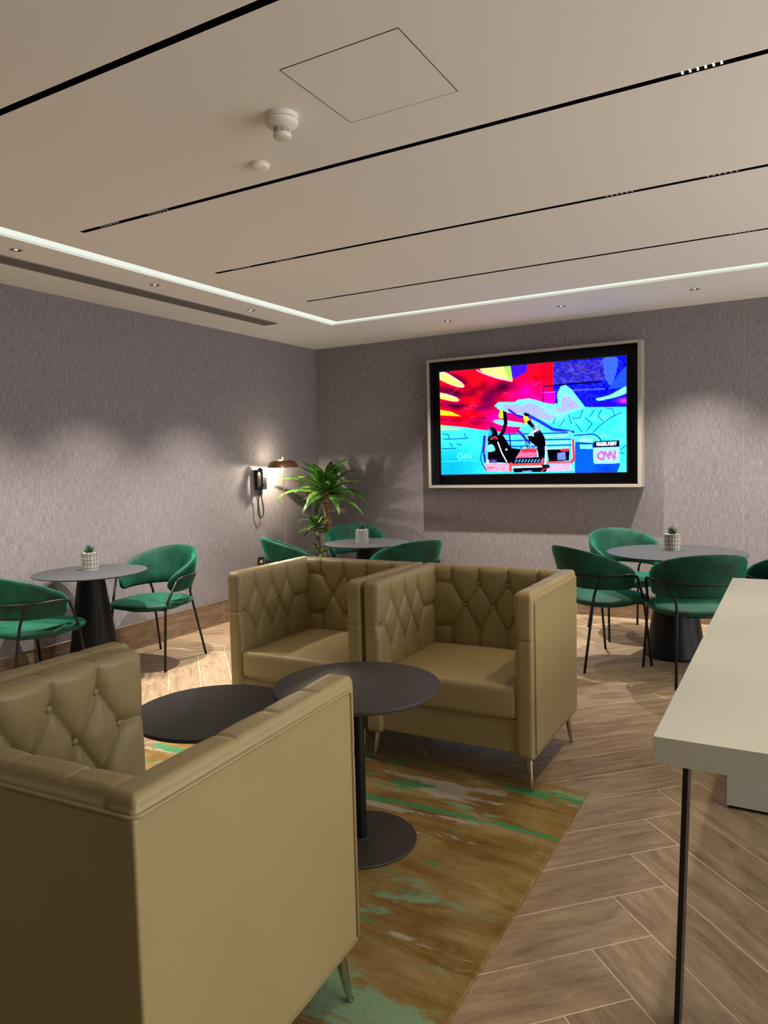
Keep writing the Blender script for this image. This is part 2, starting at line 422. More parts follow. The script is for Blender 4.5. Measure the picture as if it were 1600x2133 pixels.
SLOT_LABELS = ['black slot track across the ceiling nearest the camera, at top left', 'black slot track running just behind the round smoke detector',
               'black slot track between the smoke detector slot and the farthest slot', 'farthest and shortest black slot track, nearest the television wall']
for s, lab in zip(SLOTS, SLOT_LABELS):
    t_ = thing('ceiling_track', lab, 'track light', (3.6, s, H), 0, 'black slot tracks in the ceiling')
    b = MB(); x0, x1, w, d = 1.287-3.6, 5.95-3.6, HS, .06
    for (p, q) in (((x0, -w), (x1, -w)), ((x0, w), (x1, w)), ((x0, -w), (x0, w)), ((x1, -w), (x1, w))):
        b.add([(p[0], p[1], 0), (q[0], q[1], 0), (q[0], q[1], d), (p[0], p[1], d)], [(0, 1, 2, 3)])
    b.add([(x0, -w, d), (x0, w, d), (x1, w, d), (x1, -w, d)], [(0, 1, 2, 3)])
    b.build('channel', M['slot'], t_, smooth=False)
    for x in MODULES[s]:
        b = MB(); b.box((x-3.6-.075, -w+.001, .004), (x-3.6+.075, w-.001, .05))
        md = b.build('spot_module', M['slot'], t_, smooth=False)
        b = MB()
        for i in range(6):
            for k in (-1, 1):
                b.lathe([(.0033, -.001), (.0033, .0)], (x-3.6-.0575+i*.023, k*.0066, .0038), 12)
        b.build('lens', M['ledspot' if (x > 4 and s < -3.5) else 'leddim'], md, smooth=False)

# slim linear air diffuser near the left wall
gx0, gx1, gy0, gy1 = .445, .588, -5.9, -1.42
t_ = thing('air_grille', 'long dark grey linear air diffuser in the ceiling by the left wall', 'vent', ((gx0+gx1)/2, (gy0+gy1)/2, H))
hx, hy = (gx1-gx0)/2, (gy1-gy0)/2
b = MB(); b.box((-hx+.004, -hy+.004, -.002), (hx-.004, hy-.004, -.001)); b.build('backing', M['dark'], t_, smooth=False)
b = MB()
for (a, c) in (((-hx, -hy), (-hx+.008, hy)), ((hx-.008, -hy), (hx, hy)), ((-hx, -hy), (hx, -hy+.008)), ((-hx, hy-.008), (hx, hy))):
    b.box((a[0], a[1], -.007), (c[0], c[1], -.0005))
b.build('frame', M['vent'], t_, smooth=False)
b = MB()
for i in range(7):
    x = -hx+.018+i*(2*hx-.036)/6; b.box((x-.007, -hy+.008, -.006), (x+.007, hy-.008, -.0025))
b.build('blade_bank', M['vent'], t_, smooth=False)

# skirting boards of wood-look tile with a metal edge
def skirt(nm, a, c, trima, trimc):
    b = MB(); b.box(a, c); o = struct(b.build(nm, M['board'], smooth=False))
    b = MB(); b.box(trima, trimc); b.build('metal_edge', M['trim'], o, smooth=False)
skirt('baseboard_left', (-.010, YN, 0), (0, 0, .203), (-.010, YN, .203), (.002, .0, .210))
skirt('baseboard_back', (0, 0, 0), (XR, .010, .203), (0, -.002, .203), (XR, .010, .210))

# access hatch
hx0, hx1, hy0, hy1 = 3.105, 3.522, -4.67, -4.251
t_ = thing('access_panel', 'square flush access hatch outlined in the ceiling beside the smoke detector', 'hatch', ((hx0+hx1)/2, (hy0+hy1)/2, H))
w = (hx1-hx0)/2
b = MB()
g = .0016
for (a, c) in (((-w-g, -w-g), (-w+g, w+g)), ((w-g, -w-g), (w+g, w+g)), ((-w, -w-g), (w, -w+g)), ((-w, w-g), (w, w+g))):
    b.box((a[0], a[1], -.0008), (c[0], c[1], -.0002))
b.build('edge_gap', M['gap'], t_, smooth=False)
b = MB(); b.box((-w+g, -w+g, -.0012), (w-g, w-g, -.0002)); b.build('hatch_plate', M['ceil'], t_, smooth=False)

# smoke detector
t_ = thing('smoke_detector', 'large round white smoke detector with a slotted chamber on the ceiling', 'smoke detector', (2.925, -4.425, H))
b = MB(); b.lathe([(.0585, 0), (.0585, -.016)], n=56); b.build('mounting_base', M['white'], t_, auto=30)
b = MB(); b.lathe([(.0565, -.0165), (.0585, -.0185), (.058, -.026), (.052, -.035), (.036, -.041), (.032, -.043)], n=56); b.build('cover', M['white'], t_, auto=50)
b = MB(); b.lathe([(.0270, -.043), (.0270, -.064)], n=40); b.build('sensing_chamber', M['dark'], t_, auto=30)
b = MB()
for k in range(4): b.lathe([(.0275, -.0435-k*.0052), (.0312, -.0440-k*.0052), (.0312, -.0455-k*.0052), (.0275, -.0460-k*.0052)], n=40)
for k in range(8):
    a = k*math.pi/4+.2; x, y = .0308*math.cos(a), .0308*math.sin(a)
    b.box((x-.0012, y-.0012, -.064), (x+.0012, y+.0012, -.043))
b.build('cage', M['white'], t_, auto=30)
b = MB(); b.lathe([(.0312, -.063), (.0318, -.066), (.0305, -.074), (.026, -.077), (.001, -.0775)], n=40); b.build('cap', M['white'], t_, auto=50)
# small flush disc
t_ = thing('ceiling_sounder', 'small flat cream disc sounder on the ceiling in front of the smoke detector', 'sounder', (2.597, -4.14, H))
b = MB(); b.lathe([(.043, 0), (.0425, -.003), (.040, -.004)], n=40); b.build('rim', M['white'], t_, auto=40)
b = MB(); b.lathe([(.036, -.0035), (.039, -.008), (.037, -.014), (.030, -.017), (.001, -.018)], n=40); b.build('disc', M['ivory'], t_, auto=50)
t_ = thing('concealed_sprinkler', 'flat round cover plate in the ceiling beside the strip light corner', 'sprinkler', (1.021, -.80, H))
b = MB(); b.lathe([(.044, -.0005), (.044, -.004), (.042, -.005)], n=40); b.build('cover_plate', M['ceil'], t_, auto=40)
b = MB(); b.lathe([(.047, -.0002), (.047, -.0012)], n=40); b.build('shadow_ring', M['gap'], t_, auto=40)

# recessed downlights
proto = None
DL = [(x, y, 'L') for x, y in DOWN_LEFT[:3]] + [(x, y, 'B') for x, y in DOWN_BACK[:3]]
DLL = ['small recessed downlight by the left wall, nearest the camera, beside the long air diffuser', 'middle small recessed downlight in the row beside the long air diffuser',
       'farthest small recessed downlight in the left row, beside the end of the air diffuser', 'small recessed downlight left of the television, in the ceiling strip by that wall',
       'small recessed downlight in the ceiling above the middle of the television', 'small recessed downlight in the ceiling right of the television']
for (x, y, q), lab in zip(DL, DLL):
    if proto is None:
        proto = thing('downlight', lab, 'downlight', (x, y, H), 0, 'recessed downlights')
        b = MB(); b.lathe([(.034, 0), (.034, -.003), (.031, -.0045), (.024, -.002), (.024, .0)], n=32, cap=False); b.build('trim_ring', M['silver'], proto, auto=40)
        b = MB(); b.lathe([(.0235, -.0008), (.0235, -.0004)], n=24); b.build('reflector', M['blk'], proto, auto=40)
        b = MB(); b.lathe([(.010, -.0016), (.010, -.0009)], n=20); b.build('lens', M['lens'], proto, smooth=False)
    else:
        dup(proto, (x, y, H), 0, lab)

# ================================================================ TELEVISION
FD = .135
fx0, fx1, fz0, fz1 = 1.385, 3.381, 1.160, 2.398
ix0, ix1, iz0, iz1 = 1.413, 3.350, 1.187, 2.372
cx, cz = (fx0+fx1)/2, fz0
t_ = thing('wall_frame', 'deep taupe box frame around the television on the back wall', 'frame', (cx, 0, cz))
b = MB()
for (a0, a1, c0, c1) in ((fx0, ix0, fz0, fz1), (ix1, fx1, fz0, fz1), (ix0, ix1, fz0, iz0), (ix0, ix1, iz1, fz1)):
    b.box((a0-cx, -FD, c0-cz), (a1-cx, .008, c1-cz))
b.build('surround', M['taupe'], t_, smooth=False, bevel=.002)
b = MB(); b.box((ix0-cx, -.012, iz0-cz), (ix1-cx, .008, iz1-cz))
b.box((ix0-cx, -FD+.006, iz0-cz), (ix0-cx+.006, -.012, iz1-cz)); b.box((ix1-cx-.006, -FD+.006, iz0-cz), (ix1-cx, -.012, iz1-cz))
b.box((ix0-cx+.006, -FD+.006, iz1-cz-.006), (ix1-cx-.006, -.012, iz1-cz)); b.box((ix0-cx+.006, -FD+.006, iz0-cz), (ix1-cx-.006, -.012, iz0-cz+.006))
b.build('recess_lining', M['dark'], t_, smooth=False)
b = MB(); b.tube(smooth_path([(-.36, -.03, .12), (-.355, -.035, .07), (-.335, -.04, .045), (-.318, -.035, .075), (-.325, -.03, .12)], 5), .0028, 6)
b.build('cable_loop', M['blk'], t_)

# television set with its picture
sx0, sx1, sz0, sz1 = 1.503, 3.250, 1.290, 2.278
SY = -.085
tv = thing('television', 'large wall television showing a news programme about mural painters', 'television', ((sx0+sx1)/2, -.05, sz0))
tcx = (sx0+sx1)/2
e = .009
b = MB(); b.box((sx0-e-tcx, SY+.05+.001, -e), (sx1+e-tcx, .035, sz1-sz0+e)); b.build('casing', M['tvbez'], tv, smooth=False)
b = MB()
for (a0, a1, c0, c1) in ((sx0-e, sx0, -e, sz1-sz0+e), (sx1, sx1+e, -e, sz1-sz0+e), (sx0, sx1, -e, 0), (sx0, sx1, sz1-sz0, sz1-sz0+e)):
    b.box((a0-tcx, SY+.05-.004, c0), (a1-tcx, SY+.05+.001, c1))
b.build('bezel', M['tvbez'], tv, smooth=False)

def paint_screen():
    NX, NY = 680, 383
    # picture plane coordinates: the sketch below is laid out on a 1600 x 1167 drawing board whose screen quad is Q
    Q = [(125, 292), (1418, 165), (1413, 975), (133, 992)]
    src = [(0, 0), (1, 0), (1, 1), (0, 1)]
    A = []; B = []
    for (s, tt), (X, Y) in zip(src, Q):
        A.append([s, tt, 1, 0, 0, 0, -X*s, -X*tt]); B.append(X)
        A.append([0, 0, 0, s, tt, 1, -Y*s, -Y*tt]); B.append(Y)
    h = np.linalg.solve(np.array(A, float), np.array(B, float))
    S, T = np.meshgrid((np.arange(NX)+.5)/NX, (np.arange(NY)+.5)/NY)
    w = h[6]*S+h[7]*T+1; X = (h[0]*S+h[1]*T+h[2])/w; Y = (h[3]*S+h[4]*T+h[5])/w
    img = np.zeros((NY, NX, 3))
    rng = np.random.RandomState(3)
    def vnoise(sx_, sy_, seed):
        r = np.random.RandomState(seed); g = r.rand(64, 64)
        x = (X/sx_) % 63; y = (Y/sy_) % 63; xi = x.astype(int); yi = y.astype(int); fx = x-xi; fy = y-yi
        fx = fx*fx*(3-2*fx); fy = fy*fy*(3-2*fy)
        return (g[yi, xi]*(1-fx)+g[yi, xi+1]*fx)*(1-fy)+(g[yi+1, xi]*(1-fx)+g[yi+1, xi+1]*fx)*fy
    def inside(poly):
        c = np.zeros(X.shape, bool); n = len(poly)
        for i in range(n):
            x1, y1 = poly[i]; x2, y2 = poly[(i+1) % n]
            if y1 == y2: continue
            c ^= ((Y > min(y1, y2)) & (Y <= max(y1, y2)) & (X < (x2-x1)*(Y-y1)/(y2-y1)+x1))
        return c
    def cr(p, k=6):
        return [(v.x, v.y) for v in smooth_path([(a, b_, 0) for a, b_ in p], k, True)]
    def fill(poly, col, a=1., soft=False):
        m = inside(cr(poly) if soft else poly); img[m] = img[m]*(1-a)+np.array(col)*a
    def dist(path):
        d = np.full(X.shape, 1e9)
        for (x1, y1), (x2, y2) in zip(path[:-1], path[1:]):
            L = (x2-x1)**2+(y2-y1)**2+1e-9; tt = np.clip(((X-x1)*(x2-x1)+(Y-y1)*(y2-y1))/L, 0, 1)
            d = np.minimum(d, np.hypot(X-x1-tt*(x2-x1), Y-y1-tt*(y2-y1)))
        return d
    def stroke(path, wd, col, a=1., soft=1.5):
        m = np.clip((wd/2-dist(path))/soft+.5, 0, 1)[..., None]*a
        img[:] = img*(1-m)+np.array(col)*m
    def blob(x, y, rx, ry, col, a=1., ang=0):
        c_, s_ = math.cos(ang), math.sin(ang); u = (X-x)*c_+(Y-y)*s_; v = -(X-x)*s_+(Y-y)*c_
        m = np.exp(-((u/rx)**2+(v/ry)**2))[..., None]*a; img[:] = img*(1-m)+np.array(col)*m
    n1 = vnoise(60, 40, 1); n2 = vnoise(18, 14, 2); n3 = vnoise(7, 6, 4)
    # pale wall
    img[:] = np.stack([95-40*n1, 232-20*n1, 244+0*n1], -1)
    blob(180, 950, 330, 190, (20, 160, 255), .95); blob(200, 760, 200, 60, (70, 190, 245), .6)
    # red field
    fill([(100, 250), (930, 180), (915, 330), (900, 500), (700, 640), (640, 720), (560, 700), (440, 690), (300, 668), (100, 650)], (228, 10, 48))
    m = inside([(100, 250), (930, 180), (915, 330), (900, 500), (700, 640), (640, 720), (560, 700), (440, 690), (300, 668), (100, 650)])
    keep = img.copy()
    blob(700, 420, 130, 90, (225, 0, 170), .8, -.5); blob(520, 620, 120, 90, (232, 0, 170), .9); blob(820, 470, 110, 60, (235, 0, 150), .8)
    blob(440, 500, 60, 150, (95, 0, 90), .8, .5); blob(560, 390, 90, 45, (70, 0, 60), .85, -.5); blob(380, 400, 110, 26, (90, 0, 60), .7, -.6)
    blob(200, 430, 120, 38, (60, 0, 60), .9, .2); blob(220, 520, 110, 26, (75, 0, 70), .9, .1); blob(250, 330, 120, 26, (80, 0, 60), .8, .5)
    blob(190, 620, 150, 14, (120, 0, 60), .8, .1); blob(370, 350, 60, 60, (245, 20, 30), .7); blob(360, 580, 70, 18, (245, 10, 30), .9)
    blob(340, 480, 70, 14, (250, 20, 20), .8, .2); blob(780, 300, 60, 50, (250, 20, 40), .8)
    for k in range(70):
        x0, y0 = rng.uniform(150, 880), rng.uniform(260, 640); a = rng.uniform(-.9, .5); l = rng.uniform(20, 90)
        stroke([(x0, y0), (x0+l*math.cos(a), y0+l*math.sin(a))], rng.uniform(3, 12), [(250, 40, 60), (120, 0, 50), (240, 0, 150), (70, 0, 70), (255, 90, 120)][k % 5], .45, 6)
    img[~m] = keep[~m]
    img[m] *= (.78+.44*n1[m])[:, None]
    # yellow tongues of the flower
    for p in ([(120, 290), (165, 292), (240, 335), (290, 375), (280, 395), (210, 380), (120, 335)], [(122, 432), (200, 448), (250, 470), (238, 492), (122, 468)]):
        fill(p, (255, 175, 235), 1, True); fill([(x*.94+.06*p[0][0]+2, y*.88+.12*p[3][1]-2) for x, y in p], (214, 252, 120), 1, True)
    fill([(122, 548), (200, 560), (268, 592), (122, 586)], (252, 200, 40)); fill([(122, 655), (210, 668), (300, 686), (122, 690)], (150, 240, 150))
    fill([(395, 262), (610, 240), (625, 345), (520, 330), (420, 290)], (226, 226, 130)); fill([(560, 244), (610, 240), (622, 340), (600, 338)], (150, 205, 90))
    stroke([(380, 275), (430, 300), (520, 330), (620, 350)], 9, (255, 150, 190))
    fill([(610, 240), (728, 232), (720, 285), (640, 330), (622, 322)], (70, 30, 215))
    # blue upper right
    blue = [(905, 190), (1430, 150), (1430, 520), (1300, 525), (1130, 525), (1060, 480), (960, 500), (905, 500)]
    mb2 = inside(blue); img[mb2] = np.stack([8+35*n2, 8+45*n2, 165+90*n1], -1)[mb2]
    mband = inside([(905, 215), (1150, 200), (1260, 200), (1280, 330), (1180, 350), (905, 380)]); img[mband] = np.stack([35+50*n2, 25+55*n2, 130+80*n3], -1)[mband]
    fill([(1258, 185), (1350, 178), (1352, 260), (1310, 370), (1270, 330), (1258, 250)], (70, 110, 245), .9, True)
    fill([(1418, 235), (1418, 385), (1290, 400), (1360, 300)], (45, 90, 250), .9)
    fill([(1205, 465), (1300, 440), (1418, 378), (1418, 425), (1330, 458), (1230, 480)], (130, 230, 250), 1, True)
    stroke([(1010, 412), (1150, 402), (1260, 398)], 12, (90, 100, 230), .9, 4); stroke([(1190, 505), (1320, 500), (1418, 480)], 26, (40, 10, 190), .8, 10)
    blob(1400, 480, 50, 22, (230, 60, 200), .9)
    for k in range(60):
        x0, y0 = rng.uniform(915, 1400), rng.uniform(200, 500); l = rng.uniform(8, 40)
        stroke([(x0, y0), (x0+l, y0-l*rng.uniform(-.2, .9))], rng.uniform(2, 7), [(60, 70, 240), (10, 0, 110), (90, 110, 250)][k % 3], .5, 4)
    # magenta block left of the post
    fill([(832, 420), (920, 415), (915, 515), (835, 500)], (222, 0, 170), .9)
    stroke([(835, 490), (838, 385), (1010, 365), (1240, 348)], 8, (10, 0, 60)); stroke([(830, 428), (910, 422), (1010, 415)], 6, (160, 110, 230), .8, 3)
    # the pale swimming shape being painted
    fill([(505, 515), (545, 495), (640, 500), (660, 480), (740, 470), (800, 490), (850, 500), (940, 515), (935, 440), (960, 385), (985, 375), (1020, 395), (1060, 440), (1125, 530), (1040, 560), (960, 600), (880, 640), (760, 600), (650, 575), (560, 560), (520, 540)], (115, 232, 240))
    fill([(540, 512), (640, 508), (690, 515), (730, 495), (800, 510), (850, 520), (960, 530), (955, 470), (990, 440), (1040, 470), (1095, 530), (960, 575), (880, 620), (760, 590), (640, 570), (560, 545)], (155, 155, 225), .95)
    blob(860, 525, 60, 16, (110, 225, 240), .8, .3); blob(900, 570, 60, 20, (110, 215, 240), .7, .3); blob(1010, 560, 60, 14, (110, 225, 240), .6, -.3)
    stroke([(505, 520), (530, 500), (640, 500), (665, 482), (740, 474), (850, 505), (945, 520), (938, 440), (962, 388), (990, 380), (1030, 410), (1120, 528)], 14, (110, 240, 240), 1, 3)
    fill([(600, 575), (700, 592), (740, 600), (760, 625), (700, 640), (615, 600)], (228, 0, 110)); fill([(560, 665), (640, 670), (700, 705), (560, 712)], (232, 0, 130))
    fill([(490, 630), (520, 615), (640, 628), (720, 645), (700, 665), (560, 655)], (120, 215, 240), 1, True)
    stroke([(600, 548), (650, 585), (700, 600)], 16, (70, 30, 180), 1, 4); stroke([(710, 575), (800, 620), (900, 680), (1040, 700)], 22, (40, 60, 200), 1, 4)
    # sketch lines on the wall
    D = (15, 95, 165)
    for p in ([(1010, 580), (1030, 640)], [(1110, 545), (1090, 600), (1040, 605)], [(1190, 545), (1160, 590)], [(1125, 600), (1175, 640), (1135, 690)], [(900, 640), (920, 600)],
              [(985, 610), (945, 660)], [(1240, 545), (1215, 590), (1250, 620)], [(1380, 560), (1300, 600), (1230, 650), (1180, 700)], [(1270, 530), (1320, 540), (1330, 580)],
              [(1060, 640), (1105, 700)], [(140, 712), (180, 720), (190, 745)], [(150, 750), (300, 745), (320, 738)], [(190, 780), (210, 800)], [(140, 815), (230, 812)], [(290, 710), (300, 735)],
              [(1370, 820), (1410, 790)], [(1365, 840), (1400, 850)], [(240, 780), (270, 790)]):
        stroke(p, 5.5, (5, 70, 140), .95)
    fill([(1040, 715), (1180, 705), (1240, 755), (1230, 775), (1080, 775)], (90, 235, 245)); stroke([(1045, 722), (1180, 712), (1215, 728), (1235, 755)], 9, (15, 60, 170))
    # blue shadow lower right
    fill([(1055, 765), (1190, 775), (1190, 910), (1365, 912), (1350, 980), (1050, 990)], (15, 95, 250)); fill([(1085, 745), (1180, 742), (1180, 765), (1090, 765)], (150, 245, 240))
    fill([(1085, 785), (1175, 785), (1175, 815), (1090, 815)], (120, 240, 245)); stroke([(1060, 780), (1180, 780)], 5, (10, 50, 160)); fill([(1190, 912), (1365, 912), (1372, 978), (1190, 990)], (12, 85, 235))
    blob(1270, 955, 30, 20, (0, 55, 200), .6); fill([(1345, 978), (1375, 910), (1418, 905), (1418, 978)], (80, 220, 240))
    # lift basket
    fill([(415, 715), (1030, 690), (1040, 940), (420, 940)], (95, 190, 235), .55)
    for y0 in (715, 760, 800): stroke([(560, y0), (1030, y0-12)], 8, (15, 70, 180)); stroke([(850, y0+16), (1000, y0+6)], 18, (150, 240, 245), .9)
    stroke([(600, 715), (610, 820)], 8, (10, 20, 110)); stroke([(660, 690), (760, 800)], 16, (60, 50, 170)); stroke([(700, 720), (740, 860)], 6, (10, 10, 90))
    for k in range(26):
        x0, y0 = rng.uniform(640, 860), rng.uniform(720, 850); stroke([(x0, y0), (x0+rng.uniform(-22, 22), y0+rng.uniform(8, 30))], 6, [(150, 240, 245), (40, 70, 190), (190, 160, 230)][k % 3])
    fill([(450, 830), (620, 810), (700, 820), (690, 900), (450, 915)], (8, 4, 20)); fill([(860, 820), (1015, 815), (1010, 895), (870, 905)], (10, 4, 26))
    fill([(930, 845), (985, 835), (990, 890), (930, 892)], (110, 130, 215)); fill([(945, 815), (1015, 812), (1010, 832), (950, 830)], (235, 50, 80))
    fill([(680, 820), (780, 815), (795, 870), (640, 880)], (220, 110, 150)); fill([(690, 815), (785, 812), (790, 838), (680, 842)], (245, 60, 70))
    fill([(425, 915), (600, 905), (600, 972), (430, 970)], (190, 150, 175)); fill([(860, 925), (1020, 915), (1025, 965), (850, 972)], (190, 160, 195)); blob(470, 945, 25, 5, (235, 60, 70), .8)
    stroke([(430, 915), (600, 910)], 7, (140, 200, 240)); fill([(610, 880), (840, 870), (840, 925), (615, 930)], (20, 14, 40))
    for k in range(9): stroke([(640+k*22, 905), (650+k*22, 890)], 8, (80, 170, 230))
    stroke([(604, 885), (606, 965)], 16, (245, 70, 75)); stroke([(604, 925), (820, 920), (840, 905)], 17, (248, 80, 80), 1, 3); stroke([(832, 880), (836, 960)], 14, (245, 60, 70))
    fill([(620, 942), (860, 935), (850, 975), (630, 978)], (25, 10, 30)); stroke([(615, 945), (850, 938)], 8, (230, 200, 215)); stroke([(690, 972), (750, 968)], 9, (110, 150, 210))
    stroke([(860, 910), (1020, 906), (1045, 890)], 15, (246, 90, 95), 1, 3); stroke([(1038, 745), (1045, 885), (1030, 905)], 18, (245, 60, 75), 1, 3); stroke([(1030, 745), (1036, 880)], 5, (250, 170, 190))
    stroke([(1010, 700), (1040, 712), (1040, 740)], 14, (90, 200, 245)); stroke([(1025, 930), (1040, 960)], 14, (150, 220, 240)); stroke([(820, 970), (850, 945)], 8, (240, 60, 80))
    stroke([(428, 730), (420, 820), (432, 905)], 16, (50, 40, 170)); stroke([(440, 720), (428, 850)], 7, (150, 120, 220)); stroke([(410, 830), (400, 880), (412, 920), (440, 965)], 6, (10, 50, 150))
    # two painters
    K = (6, 2, 16)
    stroke([(570, 570), (575, 640), (555, 700), (520, 745)], 24, K); fill([(470, 665), (500, 675), (520, 720), (480, 770), (450, 760), (462, 700)], K, 1, True)
    fill([(480, 740), (550, 715), (600, 790), (640, 880), (600, 915), (500, 905), (470, 850), (450, 780)], K); stroke([(520, 770), (545, 840), (580, 905)], 8, (235, 215, 225))
    blob(462, 705, 20, 24, (70, 190, 245), 1); blob(462, 705, 14, 18, (60, 170, 235), 1); fill([(440, 800), (480, 785), (500, 825), (450, 835)], (120, 235, 240), 1, True)
    stroke([(472, 750), (500, 732), (515, 745)], 10, (235, 60, 90)); blob(450, 900, 12, 12, (245, 240, 230), 1); blob(578, 820, 8, 8, (240, 240, 240), 1); blob(490, 900, 24, 14, (130, 100, 180), .9)
    fill([(530, 570), (545, 545), (558, 560), (558, 600), (540, 606), (528, 595)], (216, 245, 40), 1, True); fill([(555, 545), (568, 560), (572, 600), (558, 595)], K)
    fill([(700, 590), (718, 585), (738, 615), (732, 640), (712, 636), (700, 612)], (216, 245, 50), 1, True); fill([(698, 572), (735, 570), (735, 590), (710, 590)], K)
    stroke([(735, 632), (775, 672)], 26, K); fill([(770, 690), (810, 680), (845, 740), (850, 800), (840, 880), (800, 870), (790, 800), (735, 760), (722, 720), (770, 730)], K)
    stroke([(735, 720), (780, 690)], 14, (170, 220, 240)); blob(788, 672, 24, 24, (245, 245, 250), 1)
    for q in (-8, 3, 13): stroke([(766, 672+q), (812, 660+q)], 4, (20, 20, 60))
    stroke([(848, 800), (852, 880), (838, 930)], 9, (190, 210, 240)); fill([(820, 925), (870, 922), (880, 945), (830, 955)], (40, 25, 40))
    # ghosted programme caption at lower left
    G = (110, 248, 255)
    for p in ([(265, 848), (252, 850), (243, 866), (252, 884), (272, 884), (272, 852), (290, 884)], [(290, 884), (294, 852), (312, 884), (316, 850)], [(316, 850), (334, 884), (340, 848)]):
        stroke(p, 9, G, .75, 3)
    stroke([(135, 902), (380, 896)], 4, G, .7, 2)
    # caption box: HIGHLIGHT / CNN
    fill([(1190, 762), (1364, 755), (1364, 800), (1182, 806), (1182, 770)], (12, 20, 62)); fill([(1181, 806), (1364, 800), (1364, 914), (1192, 919), (1181, 908)], (150, 246, 240))
    F = dict(H=['101', '101', '111', '101', '101'], I=['1', '1', '1', '1', '1'], G=['0111', '1000', '1011', '1001', '0111'], L=['100', '100', '100', '100', '111'], T=['111', '010', '010', '010', '010'])
    x = 1203.0
    for ch in 'HIGHLIGHT':
        g = F[ch]; pw = 4.7
        for r_, row in enumerate(g):
            for c_, v in enumerate(row):
                if v == '1':
                    ax, ay = x+c_*pw, 768+r_*5.2-(x-1202)*.035; fill([(ax-.5, ay-.3), (ax+pw+.3, ay-.3), (ax+pw+.3, ay+5.4), (ax-.5, ay+5.4)], (248, 250, 255))
        x += len(g[0])*pw+3.0
    def C8(pts): return [((1180+a/11.43-880)*3.3333, (900+c/11.43-690)*3.3333) for a, c in pts]
    logo = C8([(838, 478), (800, 478), (748, 500), (722, 555), (748, 615), (800, 640), (858, 638), (872, 610), (876, 500), (895, 474), (915, 480), (990, 615), (1000, 618), (1008, 480), (1022, 468), (1040, 480), (1112, 625), (1126, 628), (1140, 455)])
    stroke(logo, 15.5, (105, 0, 100)); stroke(logo, 10.5, (255, 130, 225)); stroke(logo, 2.6, (225, 10, 120))
    img[:] = np.clip(img*(.94+.12*n3[..., None]), 0, 255)
    return NX, NY, img/255.0

NX, NY, IMG = paint_screen()
lin = np.where(IMG <= .04045, IMG/12.92, ((IMG+.055)/1.055)**2.4)**1.25
wv_, hv_ = sx1-sx0, sz1-sz0
gx, gz = np.meshgrid(np.linspace(-wv_/2, wv_/2, NX+1), np.linspace(hv_, 0, NY+1))
V = np.stack([gx.ravel(), np.full(gx.size, SY+.05-.001), gz.ravel()], -1)
ii, jj = np.meshgrid(np.arange(NX), np.arange(NY)); a0 = (jj*(NX+1)+ii).ravel()
Fc = np.stack([a0, a0+NX+1, a0+NX+2, a0+1], -1)
me = bpy.data.meshes.new('screen'); me.vertices.add(len(V)); me.vertices.foreach_set('co', V.ravel())
me.loops.add(len(Fc)*4); me.loops.foreach_set('vertex_index', Fc.ravel().astype(np.int32))
me.polygons.add(len(Fc)); me.polygons.foreach_set('loop_start', np.arange(0, len(Fc)*4, 4, dtype=np.int32)); me.polygons.foreach_set('loop_total', np.full(len(Fc), 4, dtype=np.int32))
me.update(calc_edges=True)
ca = me.color_attributes.new('picture', 'FLOAT_COLOR', 'CORNER')
cc = np.ones((len(Fc), 4, 4)); cc[:, :, :3] = lin.reshape(-1, 1, 3); ca.data.foreach_set('color', cc.ravel())
sm = bpy.data.materials.new('screen_picture'); sm.use_nodes = True; nt = sm.node_tree; nt.nodes.clear()
at = nt.nodes.new('ShaderNodeVertexColor'); at.layer_name = 'picture'; em = nt.nodes.new('ShaderNodeEmission'); em.inputs[1].default_value = 1.9
ou = nt.nodes.new('ShaderNodeOutputMaterial'); nt.links.new(at.outputs[0], em.inputs[0]); nt.links.new(em.outputs[0], ou.inputs[0])
me.materials.append(sm)
scr = bpy.data.objects.new('screen', me); COL.objects.link(scr); scr.parent = tv; scr['label'] = 'lit picture with two painters on a lift and a HIGHLIGHT CNN caption'

# ================================================================ ARMCHAIRS
def seg_dist(u, z, segs):
    d = np.full(u.shape, 1e9)
    for (x1, y1, x2, y2) in segs:
        L = (x2-x1)**2+(y2-y1)**2+1e-12; t = np.clip(((u-x1)*(x2-x1)+(z-y1)*(y2-y1))/L, 0, 1)
        d = np.minimum(d, np.hypot(u-x1-t*(x2-x1), z-y1-t*(y2-y1)))
    return d

